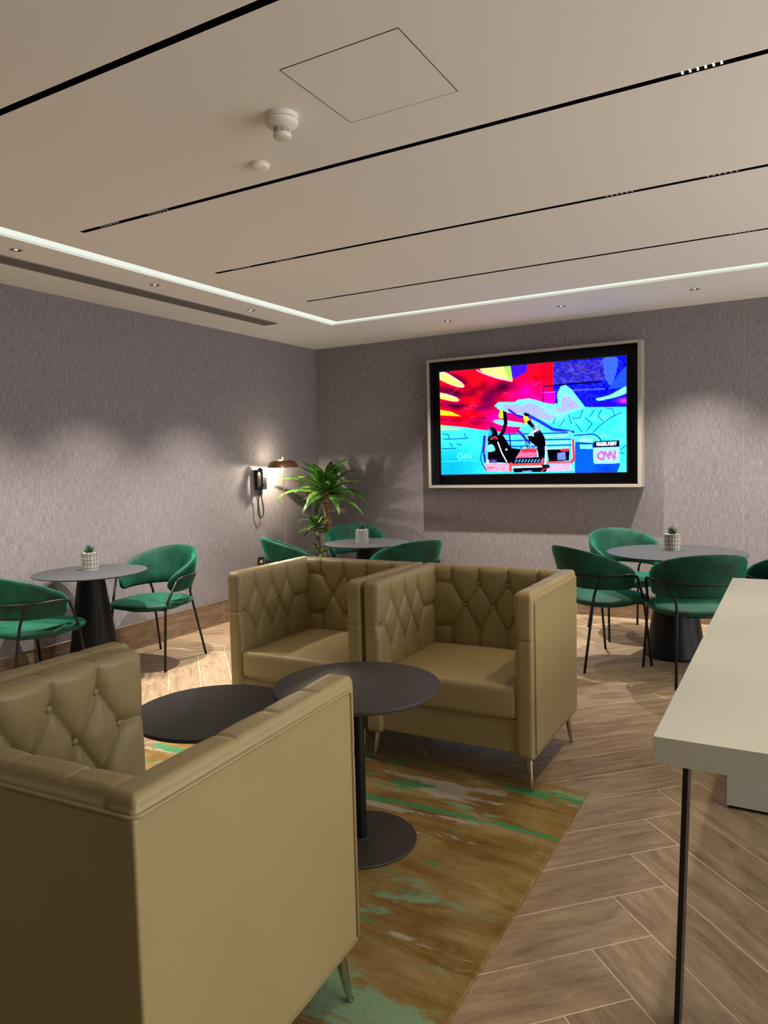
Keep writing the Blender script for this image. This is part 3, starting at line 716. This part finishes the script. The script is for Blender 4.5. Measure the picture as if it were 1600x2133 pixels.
def rbox(lo, hi, r, res, disp=None, skip=()):
    lo = np.array(lo, float); hi = np.array(hi, float); c = (lo+hi)/2; h = (hi-lo)/2
    def ax(k):
        i = h[k]-r; n = max(1, int(math.ceil(2*i/(res[k] if isinstance(res, (list, tuple)) else res))))
        e = [i+r*math.tan(math.radians(a)) for a in (11.25, 22.5, 33.75, 45)]
        return np.concatenate([-np.array(e[::-1]), np.linspace(-i, i, n+1), np.array(e)])
    A = [ax(0), ax(1), ax(2)]; P = []; F = []; off = 0
    for k in range(3):
        a, b_ = (k+1) % 3, (k+2) % 3
        for s in (-1, 1):
            if (k, s) in skip: continue
            g1, g2 = np.meshgrid(A[a], A[b_], indexing='ij'); p = np.zeros(g1.shape+(3,)); p[..., a] = g1; p[..., b_] = g2; p[..., k] = s*h[k]
            n1, n2 = g1.shape; idx = np.arange(n1*n2).reshape(n1, n2)+off
            q = np.stack([idx[:-1, :-1], idx[1:, :-1], idx[1:, 1:], idx[:-1, 1:]], -1).reshape(-1, 4)
            if s < 0: q = q[:, ::-1]
            P.append(p.reshape(-1, 3)); F.append(q); off += n1*n2
    P = np.concatenate(P); F = np.concatenate(F)
    key = np.round(P, 6); _, first, inv = np.unique(key, axis=0, return_index=True, return_inverse=True)
    inv = inv.reshape(-1); P = P[first]; F = inv[F]
    q = np.clip(P, -(h-r), h-r); n = P-q; n /= np.linalg.norm(n, axis=1)[:, None]
    pos = q+n*r+c
    if disp is not None: pos = pos+n*disp(pos, n)[:, None]
    return pos, F
def npmesh(name, pos, F, m, parent):
    me = bpy.data.meshes.new(name); me.vertices.add(len(pos)); me.vertices.foreach_set('co', pos.ravel())
    me.loops.add(len(F)*4); me.loops.foreach_set('vertex_index', F.ravel().astype(np.int32))
    me.polygons.add(len(F)); me.polygons.foreach_set('loop_start', np.arange(0, len(F)*4, 4, dtype=np.int32)); me.polygons.foreach_set('loop_total', np.full(len(F), 4, dtype=np.int32))
    me.polygons.foreach_set('use_smooth', [True]*len(F)); me.update(calc_edges=True); me.validate()
    me.materials.append(m); o = bpy.data.objects.new(name, me); COL.objects.link(o); o.parent = parent; return o

AW, AD, AH, AZ = .41, .355, .855, .168
Z1, Z2, Z3 = .782, .665, .548
def lattice(r1, r2, ends1, ends2, u0, u1):
    S = []; 
    for u in r1: S += [(u, Z1, u, 1.2), (u, Z3, u, .0)]
    for u in r2:
        for v in r1:
            if abs(u-v) < .10: S += [(u, Z2, v, Z1), (u, Z2, v, Z3)]
    if ends1:
        S += [(u0, Z1+.012, r1[0], Z1), (r1[-1], Z1, u1, Z1+.012), (u0, Z3, r1[0], Z3), (r1[-1], Z3, u1, Z3)]
    if ends2:
        S += [(u0, Z2-.004, r2[0], Z2), (r2[-1], Z2, u1, Z2)]
    return S, [(u, Z1) for u in r1]+[(u, Z2) for u in r2]+[(u, Z3) for u in r1]
def tuft(uf, inner, segs, btn, amp=.018, outer=None):
    def f(pos, n):
        u = uf(pos); z = pos[:, 2]
        d = seg_dist(u, z, segs); db = np.full(u.shape, 1e9)
        for (a, b_) in btn: db = np.minimum(db, np.hypot(u-a, z-b_))
        wgt = np.clip(1-1.3*np.clip(n@np.array(outer, float), 0, 1), 0, 1)*np.clip(1-1.6*np.clip(n[:, 1], 0, 1), 0, 1)
        inn = np.clip(n@np.array(inner, float), 0, 1)
        k = np.clip(inn, 0, 1)**2
        puff = amp-amp*k*np.exp(-(d/.024)**1.05)-(1-k)*.0030*np.exp(-(d/.0040)**1.2)
        pit = -.013*np.exp(-(db/.020)**2)*inn - (.0022+.005*k)*np.exp(-(d/.0034)**2)
        return wgt*(puff+pit)
    return f
chair = thing('tub_armchair', '', 'armchair', (0, 0, 0), 0, 'tufted olive leather armchairs')
L = M['leather']
# arms
r1a = [.142, .290, .438]; r2a = [.066, .216, .364, .512]
for sgn in (-1, 1):
    segs, btn = lattice(r1a, r2a, False, True, -.3, 1.0)
    lo = (sgn*AW if sgn < 0 else AW-.068, -AD, AZ); hi = (-AW+.068 if sgn < 0 else AW, AD, AH)
    inner = (-sgn, 0, 0); outer = (sgn, 0, 0)
    pos, F = rbox(lo, hi, .013, (.012, .0052, .0056), tuft(lambda p: p[:, 1]+AD, inner, segs, btn, outer=outer))
    arm = npmesh('arm', pos, F, L, chair)
    xin = sgn*(AW-.068)
    b = MB()
    for (u, z) in btn:
        if u < .55:
            bb = MB(); v0 = len(b.v)
            b.lathe([(.0105, -.002), (.0095, .003), (.006, .0055), (.001, .0065)], (0, 0, 0), 14)
            for i in range(v0, len(b.v)):
                x, y, zz = b.v[i]; b.v[i] = (xin-sgn*(zz-.009), u-AD+x, z+y)
            bb.v = b.v[v0:]; bb.f = [tuple(i-v0 for i in q) for q in b.f if min(q) >= v0]; bb.m = [0]*len(bb.f)
            bb.build('button', L, arm)
# back
r1b = [-.236, -.079, .079, .236]; r2b = [-.158, 0, .158]
segs, btn = lattice(r1b, r2b, True, False, -1, 1)
bx = AW-.064
pos, F = rbox((-bx, AD-.072, AZ), (bx, AD, AH), .018, (.0052, .012, .0056), tuft(lambda p: p[:, 0], (0, -1, 0), segs, btn, outer=(0, 1, 0)), skip=())
back = npmesh('backrest', pos, F, L, chair)
for (u, z) in btn:
    bb = MB(); bb.lathe([(.0105, -.002), (.0095, .003), (.006, .0055), (.001, .0065)], (0, 0, 0), 14)
    bb.v = [(u+x, AD-.072-(zz-.009), z+y) for x, y, zz in bb.v]; bb.build('button', L, back)
# front rail and underside
pos, F = rbox((-AW+.066, -AD+.004, AZ+.002), (AW-.066, AD-.06, .318), .006, .03)
npmesh('front_rail', pos, F, L, chair)
pos, F = rbox((-AW-.0012, AD-.0145, AZ-.001), (AW+.0012, AD+.0025, .836), .006, .05)
npmesh('outside_back', pos, F, L, chair)
# seat cushion
def crown(p, n):
    u = p[:, 0]/.33; v = (p[:, 1]+.03)/.32
    return np.where(n[:, 2] > .3, .012*np.clip(1-u**2, 0, 1)*np.clip(1-v**4, 0, 1), 0)+np.where(n[:, 1] < -.5, .010*np.clip(1-u**4, 0, 1), 0)
pos, F = rbox((-.334, -AD-.012, .320), (.334, AD-.078, .458), .024, .018, crown)
cu = npmesh('seat_cushion', pos, F, L, chair)
b = MB()
pp = round_corners([(-.331, AD-.10, .452), (-.331, -AD-.010, .450), (.331, -AD-.010, .450), (.331, AD-.10, .452)], .03)
b.tube(pp, .0028, 8)
pp = round_corners([(-.331, AD-.10, .328), (-.331, -AD-.010, .328), (.331, -AD-.010, .328), (.331, AD-.10, .328)], .03)
b.tube(pp, .0028, 8); b.build('piping', L, cu)
# piping on the outside
b = MB(); px = AW+.001; zt = .838
pth = [(-px, -AD+.012, AZ+.01), (-px, -AD+.012, zt), (-px, AD+.001, zt), (px, AD+.001, zt), (px, -AD+.012, zt), (px, -AD+.012, AZ+.01)]
b.tube(round_corners(pth, .02), .0042, 8); b.build('piping', L, chair)
for sxn in (-1, 1):
    for syn in (-1, 1):
        b = MB(); b.tube([(sxn*.366, syn*.310, AZ+.012), (sxn*.387, syn*.334, .006)], [.0190, .0078], 16); b.lathe([(.0095, 0), (.0095, .007)], (sxn*.3872, syn*.3345, 0), 14)
        b.build('leg', M['chrome'], chair, auto=40)['label'] = 'tapered polished metal leg'
chair.location = (3.165, -3.334, 0); chair.scale = (1, .95, 1)
chair['label'] = 'olive leather tufted armchair on the right of the rear pair, facing the round tables'
dup(chair, (2.333, -3.334, 0), 0, 'olive leather tufted armchair on the left of the rear pair, its arm touching the other')
near = dup(chair, (3.138, -5.413, .009), math.pi+math.radians(3), 'large olive leather armchair nearest the camera, seen from its outer side and back corner'); near.scale = (1, 1.06, 1)
dup(chair, (2.288, -5.352, .009), math.pi, 'olive leather armchair at the left edge, only its arm top showing behind the nearest one')

# ================================================================ RUG
b = MB(); b.box((1.66, -6.35, .0005), (3.765, -3.545, .009)); rg = b.build('area_rug', M['rug'], smooth=False, bevel=.004)
tag(rg, 'rust and gold abstract rug with green and grey brush strokes under the armchairs', 'rug')

# ================================================================ ROUND COFFEE TABLES
def coffee(loc, h, r, rb, label):
    t_ = thing('coffee_table', label, 'table', loc, 0, 'round pedestal coffee tables')
    b = MB(); b.lathe([(r-.012, h-.019), (r-.002, h-.014), (r, h-.008), (r-.0015, h-.001), (r-.004, h)], n=96); b.build('tabletop', M['top'], t_, auto=35)
    b = MB(); b.lathe([(.024, .01), (.024, h-.019)], n=32); b.build('pole', M['blk'], t_, auto=35)
    b = MB(); b.lathe([(.075, h-.024), (.075, h-.0188)], n=32); b.build('mounting_plate', M['blk'], t_, auto=35)
    b = MB(); b.lathe([(rb, 0), (rb, .006), (rb-.003, .0085), (.03, .0095), (.027, .013)], n=80); b.build('base', M['top'], t_, auto=35)
    return t_
coffee((3.100, -4.313, .009), .596, .312, .212, 'taller round dark coffee table with its round base in full view on the rug')
coffee((2.590, -4.520, .009), .491, .312, .205, 'lower round dark coffee table half hidden between the armchairs')

# ================================================================ DINING TABLES
def dining(loc, r, rb, label):
    h = .740
    t_ = thing('dining_table', label, 'table', loc, 0, 'round dark dining tables on cone pedestals')
    b = MB(); b.lathe([(r-.045, h-.017), (r-.004, h-.008), (r, h-.004), (r-.001, h-.001), (r-.004, h)], n=110); b.build('tabletop', M['dtop'], t_, auto=25)
    b = MB(); b.lathe([(rb, 0), (rb, .012), (rb-.004, .016), (.083, h-.02), (.083, h-.016)], n=72); b.build('pedestal', M['cone'], t_, auto=35)
    return t_
dining((3.782, -1.095, 0), .468, .208, 'largest round dark dining table, at right behind the pale table')
dining((.388, -3.308, 0), .365, .185, 'round dark dining table by the left wall')
dining((1.312, -1.218, 0), .368, .185, 'round dark dining table in the corner behind the rear armchairs')

# ================================================================ GREEN CHAIRS
gc = thing('dining_chair', '', 'chair', (0, 0, 0), 0, 'green velvet dining chairs')
def backrest_mesh():
    pm = math.radians(122); pe = math.radians(104); nphi, nc = 90, 28; V = []; F = []
    for i in range(nphi+1):
        ph = -pm+2*pm*i/nphi; s = abs(ph)/pm
        top = .652+.180*max(0, math.cos(s*math.pi/2))**1.15
        bot = .552-.018*s
        e = 1.0
        if abs(ph) > pe: e = math.sqrt(max(.0, 1-((abs(ph)-pe)/(pm-pe+1e-3))**2))
        e = max(e, .12)
        cz = (top+bot)/2; hh = (top-bot)/2*e; wt = (.0235-.004*s)*max(e, .3)
        a_, b_ = .252, .245; x = a_*math.sin(ph); y = -.015-b_*math.cos(ph)
        nx, ny = math.sin(ph)/a_, -math.cos(ph)/b_; l = math.hypot(nx, ny); nx /= l; ny /= l
        for k in range(nc):
            w = 2*math.pi*k/nc; cw, sw = math.cos(w), math.sin(w)
            du = wt*math.copysign(abs(cw)**.7, cw); dz = hh*math.copysign(abs(sw)**.55, sw)
            z = cz+dz; fl = .30*(z-.60)*(.45+.55*math.cos(min(abs(ph), math.pi/2))) if z > .60 else .10*(z-.60)
            V.append((x+nx*(du+fl), y+ny*(du+fl), z))
    for i in range(nphi):
        for k in range(nc):
            j = (k+1) % nc; F.append((i*nc+k, (i+1)*nc+k, (i+1)*nc+j, i*nc+j))
    F.append(tuple(range(nc))); F.append(tuple(nphi*nc+k for k in range(nc-1, -1, -1)))
    m = MB(); m.add(V, F); return m
backrest_mesh().build('backrest', M['velvet'], gc)
b = MB(); n = 64; prof = [(.02, .428), (.20, .428), (.255, .434), (.268, .444), (.270, .455), (.262, .466), (.235, .475), (.18, .481), (.10, .484), (.01, .485)]
V = []; F = []
for (r, z) in prof:
    for i in range(n):
        a = 2*math.pi*i/n; c_, s_ = math.cos(a), math.sin(a); k = (abs(c_)**2.6+abs(s_)**2.6)**(-1/2.6)
        V.append((r*k*c_, .035+r*k*s_*1.0, z))
for k in range(len(prof)-1):
    for i in range(n):
        j = (i+1) % n; F.append((k*n+i, k*n+j, (k+1)*n+j, (k+1)*n+i))
F.append(tuple(range(n-1, -1, -1))); F.append(tuple((len(prof)-1)*n+i for i in range(n)))
b.add(V, F); b.build('seat', M['velvet'], gc)
TR = .0088
# rail hugging the back and running down into the front legs
half = []
for d in range(0, 91, 9):
    ph = math.radians(d); half.append((.284*math.sin(ph), -.015-.277*math.cos(ph), .643))
half += [(.286, .045, .640), (.276, .090, .620)]
rail = [(-x, y, z) for x, y, z in half[::-1]]+half[1:]
b = MB(); b.tube(smooth_path(rail, 3), TR, 10); b.build('back_rail', M['blk'], gc)
for s in (-1, 1):
    b = MB(); b.tube(round_corners([(s*.276, .090, .620), (s*.238, .172, .450), (s*.253, .224, 0.0)], .05, 6), TR, 10); b.build('leg', M['blk'], gc)
    b = MB(); b.tube(round_corners([(s*.240, -.166, .643), (s*.174, -.179, .512), (s*.216, -.288, 0.0)], .035, 6), TR, 10); b.build('leg', M['blk'], gc)
b = MB(); b.tube([(.20*math.cos(a*math.pi/16), .03+.20*math.sin(a*math.pi/16), .421) for a in range(32)], .008, 8, closed=True)
for s in (-1, 1):
    b.tube([(s*.240, .177, .430), (s*.14, .15, .420)], .008, 8); b.tube([(s*.181, -.197, .438), (s*.14, -.115, .421)], .008, 8)
b.build('seat_frame', M['blk'], gc)
def place(c, ang): return (c[0], c[1], 0), ang-math.pi/2
R4c = (4.50, -1.30)
def face(c, t): return math.atan2(t[1]-c[1], t[0]-c[0])
CH = [((.423, -2.788), math.radians(-83.7), 'green velvet chair right of the round table by the left wall'),
      ((.368, -3.752), math.radians(87.4), 'green velvet chair cut by the left picture edge, at the table by the left wall'),
      ((3.341, -1.455), math.radians(49.0), 'green velvet chair just behind the right corner of the rear armchair, back turned to us'),
      ((3.960, -1.587), math.radians(117.2), 'green velvet chair seen from behind, partly hidden by the far end of the pale table'),
      ((3.356, -.587), math.radians(-54.3), 'green velvet chair at the far left of the largest dining table, its inner back showing'),
      (R4c, math.radians(122), 'green velvet chair cut by the right picture edge beside the largest dining table'),
      ((.92, -1.63), face((.92, -1.63), (1.312, -1.218)), 'green velvet chair in front of the floor lamp at the corner table'),
      ((.905, -.735), face((.905, -.735), (1.312, -1.218)), 'green velvet chair at the corner table in front of the potted tree'),
      ((1.80, -1.49), face((1.80, -1.49), (1.312, -1.218)), 'green velvet chair right of the corner table, back turned to us, below the television')]
for k, (c, a, lab) in enumerate(CH):
    loc, rz = place(c, a)
    if k == 0: gc.location = loc; gc.rotation_euler = (0, 0, rz); gc['label'] = lab
    else: dup(gc, loc, rz, lab)

# ================================================================ PALE TABLE
tx0, tx1, ty0, ty1, tz = 4.223, 5.06, -4.764, -2.213, .750
t_ = thing('work_table', 'long pale rectangular table with a thick top at the right picture edge', 'table', ((tx0+tx1)/2, (ty0+ty1)/2, 0))
hx_, hy_ = (tx1-tx0)/2, (ty1-ty0)/2
b = MB(); b.box((-hx_, -hy_, tz-.067), (hx_, hy_, tz)); b.build('tabletop', M['wtop'], t_, smooth=False, bevel=.0012)
b = MB(); b.box((-hx_+.066, -3.425-(ty0+ty1)/2, .012), (hx_-.066, -2.95-(ty0+ty1)/2, tz-.067)); pd_ = b.build('pedestal', M['wtop'], t_, smooth=False, bevel=.0012)
b = MB(); b.box((-hx_+.071, -3.420-(ty0+ty1)/2, 0), (hx_-.071, -2.955-(ty0+ty1)/2, .012)); b.build('plinth', M['dark'], pd_, smooth=False)
for s in (-1, 1):
    x = -hx_+.066 if s < 0 else hx_-.078
    b = MB(); sp = s*.020
    v = []
    for z, o_ in ((0, sp), (tz-.067, 0)):
        v += [(x+o_, -hy_+.010, z), (x+.0125+o_, -hy_+.010, z), (x+.0125+o_, -hy_+.075, z), (x+o_, -hy_+.075, z)]
    b.add(v, [(0, 3, 2, 1), (4, 5, 6, 7), (0, 1, 5, 4), (1, 2, 6, 5), (2, 3, 7, 6), (3, 0, 4, 7)]); b.build('leg', M['blk'], t_, smooth=False, bevel=.001)['label'] = 'flat black metal leg'

# ================================================================ SUCCULENT POTS
def leafmesh(mb, base, az, el, ln, wd, droop, n=7, m=0, fold=.25, curl=0, thick=.0):
    base = Vector(base); d = Vector((math.cos(az)*math.cos(el), math.sin(az)*math.cos(el), math.sin(el)))
    side = Vector((-math.sin(az), math.cos(az), 0)); p = base.copy(); e = el; V = []; F = []
    for i in range(n+1):
        t = i/n; w = wd*(math.sin(math.pi*min(1, (t*.86+.14)))**.7)*(1 if t < .999 else .05)
        e = el-droop*t*t
        dd = Vector((math.cos(az)*math.cos(e), math.sin(az)*math.cos(e), math.sin(e)))
        upv = side.cross(dd)
        V += [p-side*w*.5+upv*(-fold*w*-1), p+Vector((0, 0, 0)), p+side*w*.5+upv*(fold*w)]
        p = p+dd*(ln/n)
    for i in range(n):
        a = i*3; F += [(a, a+1, a+4, a+3), (a+1, a+2, a+5, a+4)]
    mb.add([tuple(v) for v in V], F, m)
pp0 = thing('succulent_pot', '', 'pot plant', (0, 0, 0), 0, 'small potted succulents on the dining tables')
nr, nz, R0, HP = 120, 48, .054, .112; V = []; F = []; FM = []
def cellv(i, k):   # diamond stud lattice
    a = i/nr*26; c = k/nz*11; u = (a+c); v = (a-c)
    return (abs((u % 1)-.5)+abs((v % 1)-.5))
for k in range(nz+1):
    z = HP*k/nz
    for i in range(nr):
        s = 1-min(1, cellv(i, k)/.62); r = R0*(.93+.07*z/HP)+.0038*s; a = 2*math.pi*i/nr; V.append((r*math.cos(a), r*math.sin(a), z))
for k in range(nz):
    for i in range(nr):
        j = (i+1) % nr; F.append((k*nr+i, k*nr+j, (k+1)*nr+j, (k+1)*nr+i)); FM.append(0 if cellv(i+.5, k+.5) < .44 else 1)
b = MB(); b.add(V, F); b.m = FM
b.lathe([(R0*.99, HP), (R0*1.0, HP+.003), (R0*.94, HP+.003), (R0*.92, HP-.012), (.001, HP-.014)], n=48, m=1, cap=False)
b.add([(R0*.93*math.cos(2*math.pi*i/40), R0*.93*math.sin(2*math.pi*i/40), 0) for i in range(40)], [tuple(range(39, -1, -1))], 1)
po_ = b.build('studded_pot', [M['stud'], M['studgap']], pp0)
b = MB(); rg_ = random.Random(4)
for k in range(150):
    a = rg_.uniform(0, 6.283); r = .047*math.sqrt(rg_.random()); s = rg_.uniform(.004, .0075); c = (r*math.cos(a), r*math.sin(a), HP-.006+rg_.uniform(0, .010))
    b.lathe([(s*.5, -s*.6), (s, 0), (s*.5, s*.6)], c, 6)
b.build('gravel', M['soil'], pp0)['kind'] = 'stuff'
b = MB()
for ringn, (cnt, el, ln) in enumerate(((9, .35, .052), (8, .85, .062), (6, 1.2, .066), (3, 1.45, .066))):
    for i in range(cnt):
        az = 2*math.pi*(i+.37*ringn)/cnt+rg_.uniform(-.12, .12); l = ln*rg_.uniform(.85, 1.1); e = el+rg_.uniform(-.1, .1)
        pts = []; p = Vector((0, 0, HP-.004)); 
        for q in range(6):
            ee = e+.35*q/5; pts.append(p.copy()); p += Vector((math.cos(az)*math.cos(ee), math.sin(az)*math.cos(ee), math.sin(ee)))*(l/5)
        b.tube(pts, [.0055, .0062, .0055, .0042, .0026, .0006], 6)
b.build('leaves', M['succ'], pp0)
PP = [((.300, -3.240, .740), .4, 'small spiky succulent in a studded pot on the table by the left wall'),
      ((3.742, -.985, .740), 1.9, 'small spiky succulent in a studded pot on the largest dining table at right'),
      ((1.290, -1.262, .740), 3.1, 'small spiky succulent in a studded pot on the corner table')]
for k, (l, rz, lab) in enumerate(PP):
    if k == 0: pp0.location = l; pp0.rotation_euler = (0, 0, rz); pp0['label'] = lab
    else: dup(pp0, l, rz, lab)

# ================================================================ CORNER TREE
tr = thing('potted_tree', 'corn plant with a cane trunk and strap leaves in the corner by the lamp', 'plant', (.44, -.45, 0))
b = MB(); b.lathe([(.13, 0), (.135, .01), (.165, .30), (.168, .315), (.155, .315), (.150, .285), (.001, .283)], n=48); b.build('planter', M['pot'], tr, auto=35)
b = MB(); path = smooth_path([(.0, 0, .27), (-.012, 0, .50), (-.028, 0, .75), (-.045, .0, .98), (-.062, 0, 1.15)], 8)
b.tube(path, [.046-.012*(i/len(path))+.0022*math.sin(i*1.9) for i in range(len(path))], 20); b.build('trunk', M['bark'], tr)
b = MB(); path2 = smooth_path([(-.03, -.07, .27), (-.085, -.09, .50), (-.105, -.10, .70), (-.110, -.105, .80)], 6); b.tube(path2, [.016]*len(path2), 12); b.build('side_stem', M['bark'], tr)
rg_ = random.Random(11)
b = MB(); c0 = Vector((-.062, 0, 1.16))
for k in range(44):
    f = k/44; az = k*2.39996+rg_.uniform(-.2, .2); el = -.10+1.35*f**.9+rg_.uniform(-.12, .12); ln = (.34+.18*math.sin(math.pi*min(1, f+.25)))*rg_.uniform(.85, 1.12)
    base = c0+Vector((math.cos(az)*.018, math.sin(az)*.018, -.055+.12*f))
    ln_ = ln
    # keep the tips clear of the two walls of the corner
    tip = base+Vector((math.cos(az), math.sin(az), 0))*ln*.85; wx = tip.x+.44; wy = tip.y-.45
    if wx < .04: ln_ *= max(.5, (base.x+.44-.04)/(base.x+.44-wx+1e-6))
    if wy > -.04: ln_ *= max(.5, min(1, (-.04-(base.y-.45))/(wy-(base.y-.45)+1e-6)))
    leafmesh(b, base, az, el, ln_, rg_.uniform(.055, .080), 1.0+.6*rg_.random(), 9)
b.build('foliage_crown', M['leaf'], tr)
b = MB(); c0 = Vector((-.110, -.105, .80))
for k in range(20):
    f = k/20; az = k*2.39996+.6; el = .0+1.2*f; ln = rg_.uniform(.17, .25)
    leafmesh(b, c0+Vector((0, 0, -.05+.09*f)), az, el, ln, rg_.uniform(.036, .048), 1.7, 8)
c0 = Vector((-.085, -.09, .52))
for k in range(12):
    f = k/12; az = k*2.39996+2; leafmesh(b, c0+Vector((0, 0, -.04+.09*f)), az, .1+.9*f, rg_.uniform(.14, .20), .036, 1.7, 7)
b.build('foliage_shoot', M['leaf'], tr)

# ================================================================ FLOOR LAMP
LXp, LYp = .200, -.900
lp = thing('floor_lamp', 'lit copper floor lamp with a shallow shade and thin stem by the left wall', 'lamp', (LXp, LYp, 0))
b = MB(); b.lathe([(.12, 0), (.12, .010), (.116, .014), (.01, .016)], n=48); b.build('base', M['copper'], lp, auto=35)
b = MB(); b.tube([(0, 0, .012), (0, 0, .893)], .0062, 12); b.tube([(0, 0, .893), (0, 0, 1.497)], .0050, 12); b.build('stem', M['brass'], lp, auto=40)
b = MB(); b.lathe([(.0075, .886), (.0075, .902)], n=16); b.build('joint', M['brass'], lp, auto=40)
b = MB(); b.lathe([(.030, 1.473), (.085, 1.468), (.118, 1.452), (.140, 1.424), (.150, 1.398), (.1485, 1.397), (.138, 1.422), (.116, 1.449), (.084, 1.465), (.030, 1.470)], n=64, cap=False)
b.build('lamp_shade', M['copper'], lp, auto=50)
b = MB(); b.lathe([(.028, 1.402), (.028, 1.432), (.012, 1.436)], n=32); b.lathe([(.026, 1.4695), (.026, 1.4725)], n=32); b.build('bulb_diffuser', M['lampbulb'], lp, auto=50)
b = MB(); b.lathe([(.0301, 1.4665), (.0301, 1.4745), (.027, 1.4745), (.027, 1.4665)], n=32, cap=False); b.build('top_opening', M['copper'], lp, auto=50)
for z_, en in ((1.388, 26.0), (1.500, 3.6)):
    l = bpy.data.lights.new('lamp_glow', 'POINT'); l.energy = en; l.color = (1, .84, .62); l.shadow_soft_size = .02
    o = bpy.data.objects.new('lamp_glow', l); o.location = (LXp-.022, LYp-.01, z_); COL.objects.link(o)

# ================================================================ WALL TELEPHONE AND SOCKETS
ph = thing('wall_telephone', 'black wall telephone with a hanging cord loop beside the lamp', 'telephone', (0, -1.03, 1.19))
b = MB(); b.box((.0, -.062, .0), (.040, .075, .192)); b.build('housing', M['phone'], ph, smooth=False, bevel=.006)
b = MB(); b.box((.040, -.008, .008), (.0435, .070, .186)); fp = b.build('keypad', M['silver'], ph, smooth=False, bevel=.001)
for r in range(5):
    for c in range(3):
        bb = MB(); y = .004+c*.021; z = .020+r*.020; bb.box((.0435, y, z), (.0475, y+.014, z+.011)); bb.build('key', M['phone'], fp, smooth=False)
b = MB(); b.box((.0435, .004, .130), (.0445, .062, .165)); b.build('display', M['dark'], fp, smooth=False)
pth = smooth_path([(.046, -.040, .004), (.066, -.040, .020), (.080, -.040, .060), (.083, -.040, .100), (.080, -.040, .140), (.066, -.040, .180), (.046, -.040, .198)], 5)
b = MB(); b.tube(pth, [.020 if (i < 7 or i > len(pth)-8) else .0145 for i in range(len(pth))], 16); hs = b.build('handset', M['phone'], ph)
b = MB(); b.tube(smooth_path([(.0915, -.0475, .060), (.0975, -.049, .085), (.0975, -.049, .115), (.0915, -.0475, .140)], 4), .0052, 8); b.build('grip_inlay', M['silver'], hs)
b = MB(); b.tube(smooth_path([(.055, -.040, -.012), (.030, -.044, -.07), (.022, -.050, -.16), (.02, -.046, -.225), (.02, -.015, -.272), (.02, .022, -.250), (.02, .034, -.195), (.02, .020, -.12), (.02, .006, -.06), (.025, -.004, .002)], 8), .0055, 8)
b.build('cord', M['blk'], ph)

for y0, kind, lab in ((-1.090, 'data', 'dark bronze data outlet with a white jack low on the left wall'), (-.978, 'power', 'plain dark bronze socket plate right of the one with the white jack')):
    s_ = thing('wall_socket', lab, 'socket', (0, y0+.044, .492), 0, 'bronze outlets low on the left wall')
    b = MB(); b.box((0, -.044, -.044), (.007, .044, .044)); b.build('plate', M['socket'], s_, smooth=False, bevel=.002)
    b = MB()
    if kind == 'data':
        b.box((.007, -.018, -.014), (.010, .018, .014)); b.build('jack', M['keys'], s_, smooth=False)
    else:
        for yy, zz in ((0, .018), (-.014, -.008), (.014, -.008)): b.box((.007, yy-.004, zz-.006), (.0078, yy+.004, zz+.006))
        b.build('socket_holes', M['dark'], s_, smooth=False)
